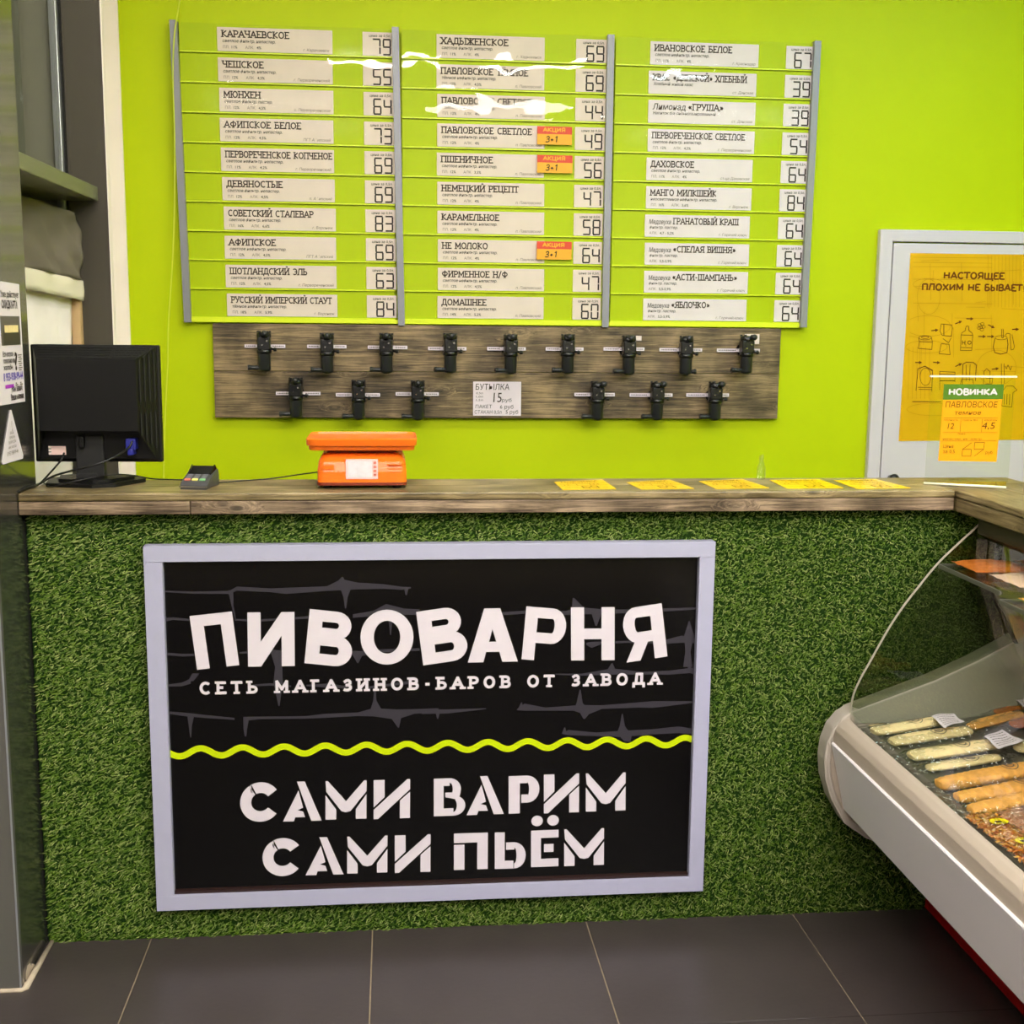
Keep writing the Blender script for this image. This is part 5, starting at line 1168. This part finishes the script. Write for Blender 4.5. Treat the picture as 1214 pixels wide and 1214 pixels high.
ext('top_canopy', [(1.612, 1.165), (1.612, 1.128), (1.66, 1.105), (1.90, 1.105), (1.90, 1.165)], YE-.02, YN, M['dark_canopy'], .003)
# glass shelves with steel lips
for k, (xa_, ya_, yb_, z_) in enumerate(((1.512, -.125, -.455, 1.043), (1.500, -.475, -1.9, 1.028))):
    sh = bx('glass_shelf', (xa_, yb_, z_-.006), (1.89, ya_, z_), M['case_glass'], fr)
    bx('shelf_lip', (xa_-.004, yb_, z_-.008), (xa_+.002, ya_, z_+.003), M['steel'], sh, .001)
    bx('shelf_end_lip', (xa_, ya_, z_-.008), (1.89, ya_+.004, z_+.003), M['steel'], sh, .001)
bx('shelf_bracket', (1.508, -.13, 1.0), (1.565, -.126, 1.036), M['case_glass'], fr)

# goods: everything below stands inside the case and is a thing of its own
dn = Vector((-.085, 0, 1)).normalized()
def deck(u, v, up=0.0):
    d_ = FW + RT*((u-607)/F) + UP*((607-v)/F); p0_ = Vector((1.29, 0, .588+up))
    return EYE + d_*((p0_-EYE).dot(dn)/d_.dot(dn))
def pack(name, label, A, B, r, m, kind, wrap=1.5, logo=True, group='string cheese packs in the display case'):
    r *= 1.15 if kind == 'string' else 1.1
    """vacuum pack lying on the deck: A,B pixel ends of its axis"""
    a_, b_ = deck(*A, r*.6), deck(*B, r*.6); ax = (b_-a_); L_ = ax.length; ax.normalize(); side = dn.cross(ax).normalized()
    t = thing(name, tuple(a_.lerp(b_, .5)-dn*r*.6), label, 'food pack', group)
    bm = bmesh.new(); n = 22; ns_ = max(20, int(L_/.005)); rows = []
    rr = random.Random(int(A[0]*7))
    ph = [rr.uniform(-1, 1)*.05 for _ in range(n)]
    for i in range(ns_+1):
        u = i/ns_; e = min(1, (math.sin(PI*u)**.10)+.02) if 0 < u < 1 else .55
        c = a_.lerp(b_, u)+side*(.004*math.sin(3*u+A[0]))
        row = []
        for j in range(n):
            th = 2*PI*j/n
            if kind == 'string': k_ = .93+.16*abs(math.cos(4*th+.8*u))+ph[j]*.5+.02*math.sin(40*u+5*j)
            else: k_ = .9+.24*abs(math.sin(2*th+u*L_*190))+.03*math.sin(9*u+j)
            w_ = r*1.08*e*k_; h_ = r*(.42 if kind == 'string' else .55)*e*k_
            row.append(bm.verts.new(c+side*(w_*math.cos(th))+dn*(h_*math.sin(th))))
        rows.append(row)
    for i in range(ns_):
        for j in range(n): bm.faces.new((rows[i][j], rows[i][(j+1) % n], rows[i+1][(j+1) % n], rows[i+1][j])).smooth = True
    bm.faces.new(rows[0][::-1]); bm.faces.new(rows[-1])
    done('cheese_bundle' if kind == 'string' else 'cheese_braid', bm, m, t)
    # clear film with crimped ends
    bm = bmesh.new(); nx, ny = 26, 10; g = []
    a2, b2 = a_-ax*.042, b_+ax*.03
    for i in range(nx+1):
        row = []
        for j in range(ny+1):
            u, v = i/nx, j/ny*2-1; inside = (.12 < u < .9)
            h_ = r*.74*math.sqrt(max(0, 1-(v*1.05)**2)) if inside else .002
            h_ += rr.uniform(0, .002)+(.003*abs(math.sin(25*v)) if not inside else 0)
            row.append(bm.verts.new(a2.lerp(b2, u)+side*(v*r*wrap)+dn*(h_-r*.35)))
        g.append(row)
    for i in range(nx):
        for j in range(ny): bm.faces.new((g[i][j], g[i+1][j], g[i+1][j+1], g[i][j+1])).smooth = True
    done('clear_film', bm, M['film'], t)
    if logo:
        bm = bmesh.new(); lc = a_.lerp(b_, .6)+dn*(r*(.52 if kind == 'string' else .70))
        for ra, rb in ((1.0, .9), (.55, .42)):
            for k in range(24):
                t0, t1 = 2*PI*k/24, 2*PI*(k+1)/24; f4 = []
                for tt, q_ in ((t0, ra), (t1, ra), (t1, rb), (t0, rb)):
                    f4.append(bm.verts.new(lc+ax*(.021*q_*math.cos(tt))+side*(r*.78*q_*math.sin(tt))-dn*(r*.16*(q_*math.sin(tt))**2)))
                bm.faces.new(f4)
        for k in range(5):
            x = -.008+k*.004; bm.faces.new([bm.verts.new(lc+ax*(x+dx)+side*dy+dn*.0003) for dx, dy in ((0, -.003), (.002, -.003), (.002, .004), (0, .004))])
        done('printed_mark', bm, M['ink_soft'], t)
    return t
pack('cheese_pack', 'slim edge of a pale string cheese pack nearest to the end wall', (1030, 861), (1102, 847), .006, M['cheese'], 'string', logo=False)
pack('cheese_pack', 'pale string cheese pack lying first from the end wall, under a white label', (1034, 867), (1118, 853), .021, M['cheese'], 'string')
pack('cheese_pack', 'pale string cheese pack lying second from the end wall', (1056, 880), (1150, 865), .021, M['cheese'], 'string')
pack('cheese_pack', 'pale string cheese pack lying third from the end wall, with an oval mark', (1078, 896), (1181, 881), .023, M['cheese'], 'string')
pack('cheese_pack', 'slim pale string cheese pack next to the orange braids', (1098, 910), (1186, 898), .016, M['cheese'], 'string')
pack('cheese_braid_pack', 'thick orange smoked cheese braid, first from the pale packs', (1114, 931), (1250, 905), .024, M['smoked'], 'braid', group='smoked cheese braids in the display case')
pack('cheese_braid_pack', 'orange smoked cheese braid in the middle of three', (1134, 946), (1262, 922), .020, M['smoked'], 'braid', group='smoked cheese braids in the display case')
pack('cheese_braid_pack', 'orange smoked cheese braid nearest to the bag of amber shreds', (1149, 960), (1275, 936), .020, M['smoked'], 'braid', group='smoked cheese braids in the display case')
pack('cheese_pack', 'orange smoked pack behind the first white label', (1150, 862), (1212, 846), .018, M['smoked'], 'string', logo=False)
pack('cheese_pack', 'orange smoked pack at the very back, near the end wall', (1183, 845), (1240, 828), .016, M['smoked_dark'], 'string', logo=False)
pack('cheese_pack', 'dark orange smoked pack at the right edge behind the second label', (1202, 860), (1260, 846), .020, M['smoked_dark'], 'string', logo=False)
pack('cheese_pack', 'pale cheese pack end poking out right of the second white label', (1205, 888), (1260, 872), .020, M['cheese'], 'string', logo=False)
# white labels lying on the packs
for k, (cc, lb) in enumerate(((((1104, 849), (1131, 845.5), (1144, 855.5), (1120, 863)), 'crumpled white price label on the first pale cheese pack'),
                              (((1166.5, 874), (1188, 865), (1214, 878), (1184, 889)), 'white price label lying on the clear wrap in the middle of the case'),
                              (((1204, 831), (1222, 826), (1236, 836), (1216, 840)), 'white price label at the back right of the packs'))):
    w4 = [deck(u, v, .036) for u, v in cc]
    c0 = sum(w4, Vector())/4; pl_ = thing('paper_label', tuple(c0), lb, 'label', 'white labels on the packs')
    bm = bmesh.new(); n = 8; g = []
    for i in range(n+1):
        g.append([])
        for j in range(n+1):
            u, v = i/n, j/n; p = w4[0].lerp(w4[1], u).lerp(w4[3].lerp(w4[2], u), v); g[-1].append(bm.verts.new(p+dn*(.0025*math.sin(5*u+k)+.002*math.sin(6*v+2*u))))
    for i in range(n):
        for j in range(n): bm.faces.new((g[i][j], g[i+1][j], g[i+1][j+1], g[i][j+1])).smooth = True
    done('sheet', bm, M['paper_cool'], pl_)
    q = []
    for r_ in range(6):
        x = .12
        while x < .85:
            l = R.uniform(.03, .12); q.append(rect(x, .12+r_*.13, min(.88, x+l), .155+r_*.13)); x += l+.035
    def ml(u, v, w4=w4, k=k): p = w4[0].lerp(w4[1], u).lerp(w4[3].lerp(w4[2], u), v); return p+dn*(.0007+.0025*math.sin(5*u+k)+.002*math.sin(6*v+2*u))
    flat('lettering', [(q, M['ink_soft'])], ml, pl_)
# bags of amber shreds
def shred_bag(label, cc, m, seed, yellow):
    w4 = [deck(u, v, .004) for u, v in cc]; c0 = sum(w4, Vector())/4; rr = random.Random(seed)
    t = thing('snack_bag', tuple(c0), label, 'snack bag', 'bags of dried snacks in the display case')
    def at(u, v, h=0): return w4[0].lerp(w4[1], u).lerp(w4[3].lerp(w4[2], u), v)+dn*h
    hf = lambda u, v: .020*(math.sin(PI*min(1, max(0, u)))*math.sin(PI*min(1, max(0, v))))**.35 if 0 < u < 1 and 0 < v < 1 else 0
    vs, fs = [], []
    for i in range(2200):
        u, v = rr.uniform(.03, .97), rr.uniform(.03, .97); c = at(u, v, hf(u, v)*rr.uniform(.55, 1))
        d_ = Vector((rr.gauss(0, 1), rr.gauss(0, 1), rr.gauss(0, .35))).normalized(); e_ = d_.cross(dn).normalized()*rr.uniform(.0012, .003); l = rr.uniform(.005, .014)
        b = len(vs); vs += [tuple(c-d_*l-e_), tuple(c-d_*l*.2-e_*1.5+dn*.002), tuple(c+d_*l+e_*.3), tuple(c+e_*1.4+dn*.001)]; fs.append((b, b+1, b+2, b+3))
    me = bpy.data.meshes.new('shreds'); me.from_pydata(vs, [], fs); me.update(); o = put('shreds', me, m, t); o['kind'] = 'stuff'
    bm = bmesh.new(); n = 20; g = []
    for i in range(n+1):
        g.append([bm.verts.new(at(i/n, j/n, hf(i/n, j/n)*1.12+.003+rr.uniform(0, .0025))) for j in range(n+1)])
    for i in range(n):
        for j in range(n): bm.faces.new((g[i][j], g[i+1][j], g[i+1][j+1], g[i][j+1])).smooth = True
    done('clear_bag', bm, M['film'], t)
    for (u, v) in yellow:
        c = at(u, v, hf(u, v)*1.12+.0035); bm = bmesh.new(); bm.faces.new([bm.verts.new(c+Vector((.020*math.cos(a_), .016*math.sin(a_), .001*math.cos(a_)))) for a_ in [2*PI*k/16 for k in range(16)]])
        bm.faces.new([bm.verts.new(c+Vector((-.004+.008*math.cos(a_), -.004+.004*math.sin(a_), .0012))) for a_ in [2*PI*k/10 for k in range(10)]]).material_index = 1
        done('round_sticker', bm, [M['yellow'], M['ink']], t)['label'] = 'round yellow sticker'
shred_bag('bag of amber dried shreds with yellow stickers, beside the front gutter', ((1143, 969), (1176, 966), (1262, 1034), (1240, 1046)), M['shard'], 5, ((.55, .28), (.55, .62)))
shred_bag('bag of pinkish dried shreds behind the amber one', ((1179, 965), (1222, 958), (1300, 1010), (1266, 1032)), M['shard_pink'], 9, ())
# goods on the upper shelf, seen through the curved glass, and packets added for a reflection
def slab_pack(name, label, x0, x1, y0, y1, z, h, m, seed):
    t = thing(name, ((x0+x1)/2, (y0+y1)/2, z), label, 'snack bag', 'packs on the upper glass shelf')
    rr = random.Random(seed); bm = bmesh.new(); nx, ny = 12, 12; G_ = []
    for s_ in (1, -1):
        g = []
        for i in range(nx+1):
            g.append([])
            for j in range(ny+1):
                u, v = i/nx, j/ny; hh = h*.5*(math.sin(PI*u)*math.sin(PI*v))**.4
                g[-1].append(bm.verts.new((x0+(x1-x0)*u, y0+(y1-y0)*v, z+h*.52+s_*hh+(rr.uniform(-.002, .002) if s_ > 0 else 0))))
        for i in range(nx):
            for j in range(ny): bm.faces.new((g[i][j], g[i+1][j], g[i+1][j+1], g[i][j+1]))
        G_.append(g)
    bmesh.ops.remove_doubles(bm, verts=bm.verts[:], dist=.0004)
    done('filled_pouch', bm, m, t, smooth=True); return t
slab_pack('snack_pack', 'flat orange snack pack at the far corner of the upper glass shelf', 1.535, 1.70, -.28, -.14, 1.0435, .024, M['smoked_dark'], 1)
slab_pack('snack_pack', 'flat orange snack pack behind the first on the upper glass shelf', 1.71, 1.87, -.28, -.14, 1.0435, .024, M['smoked_dark'], 2)
slab_pack('snack_pack', 'speckled pink snack pack near the joint of the upper glass shelves', 1.56, 1.74, -.45, -.30, 1.0435, .020, M['shard_pink'], 3)
slab_pack('snack_pack', 'amber snack pack on the nearer glass shelf', 1.53, 1.72, -.66, -.50, 1.0285, .022, M['smoked'], 4)
for nm, lb, x0, x1, m_, z1 in (('reflection_packet', 'added grey packet in place of a reflection above the upper glass shelf', 1.682, 1.742, 'grey_reflection', 1.1), ('reflection_packet', 'added lime green packet with a white label in place of a reflection', 1.755, 1.85, 'green_reflection', 1.098)):  # added packets: a reflection in the case, built as solid shapes
    t = thing(nm, ((x0+x1)/2, -.12, 1.0435), lb, 'packet', 'packets added in place of a reflection')
    bm = bmesh.new(); box(bm, (x0, -.138, 1.0435), (x1, -.127, z1), 0, .003); done('reflection_block', bm, M[m_], t)
    if m_ == 'green_reflection':
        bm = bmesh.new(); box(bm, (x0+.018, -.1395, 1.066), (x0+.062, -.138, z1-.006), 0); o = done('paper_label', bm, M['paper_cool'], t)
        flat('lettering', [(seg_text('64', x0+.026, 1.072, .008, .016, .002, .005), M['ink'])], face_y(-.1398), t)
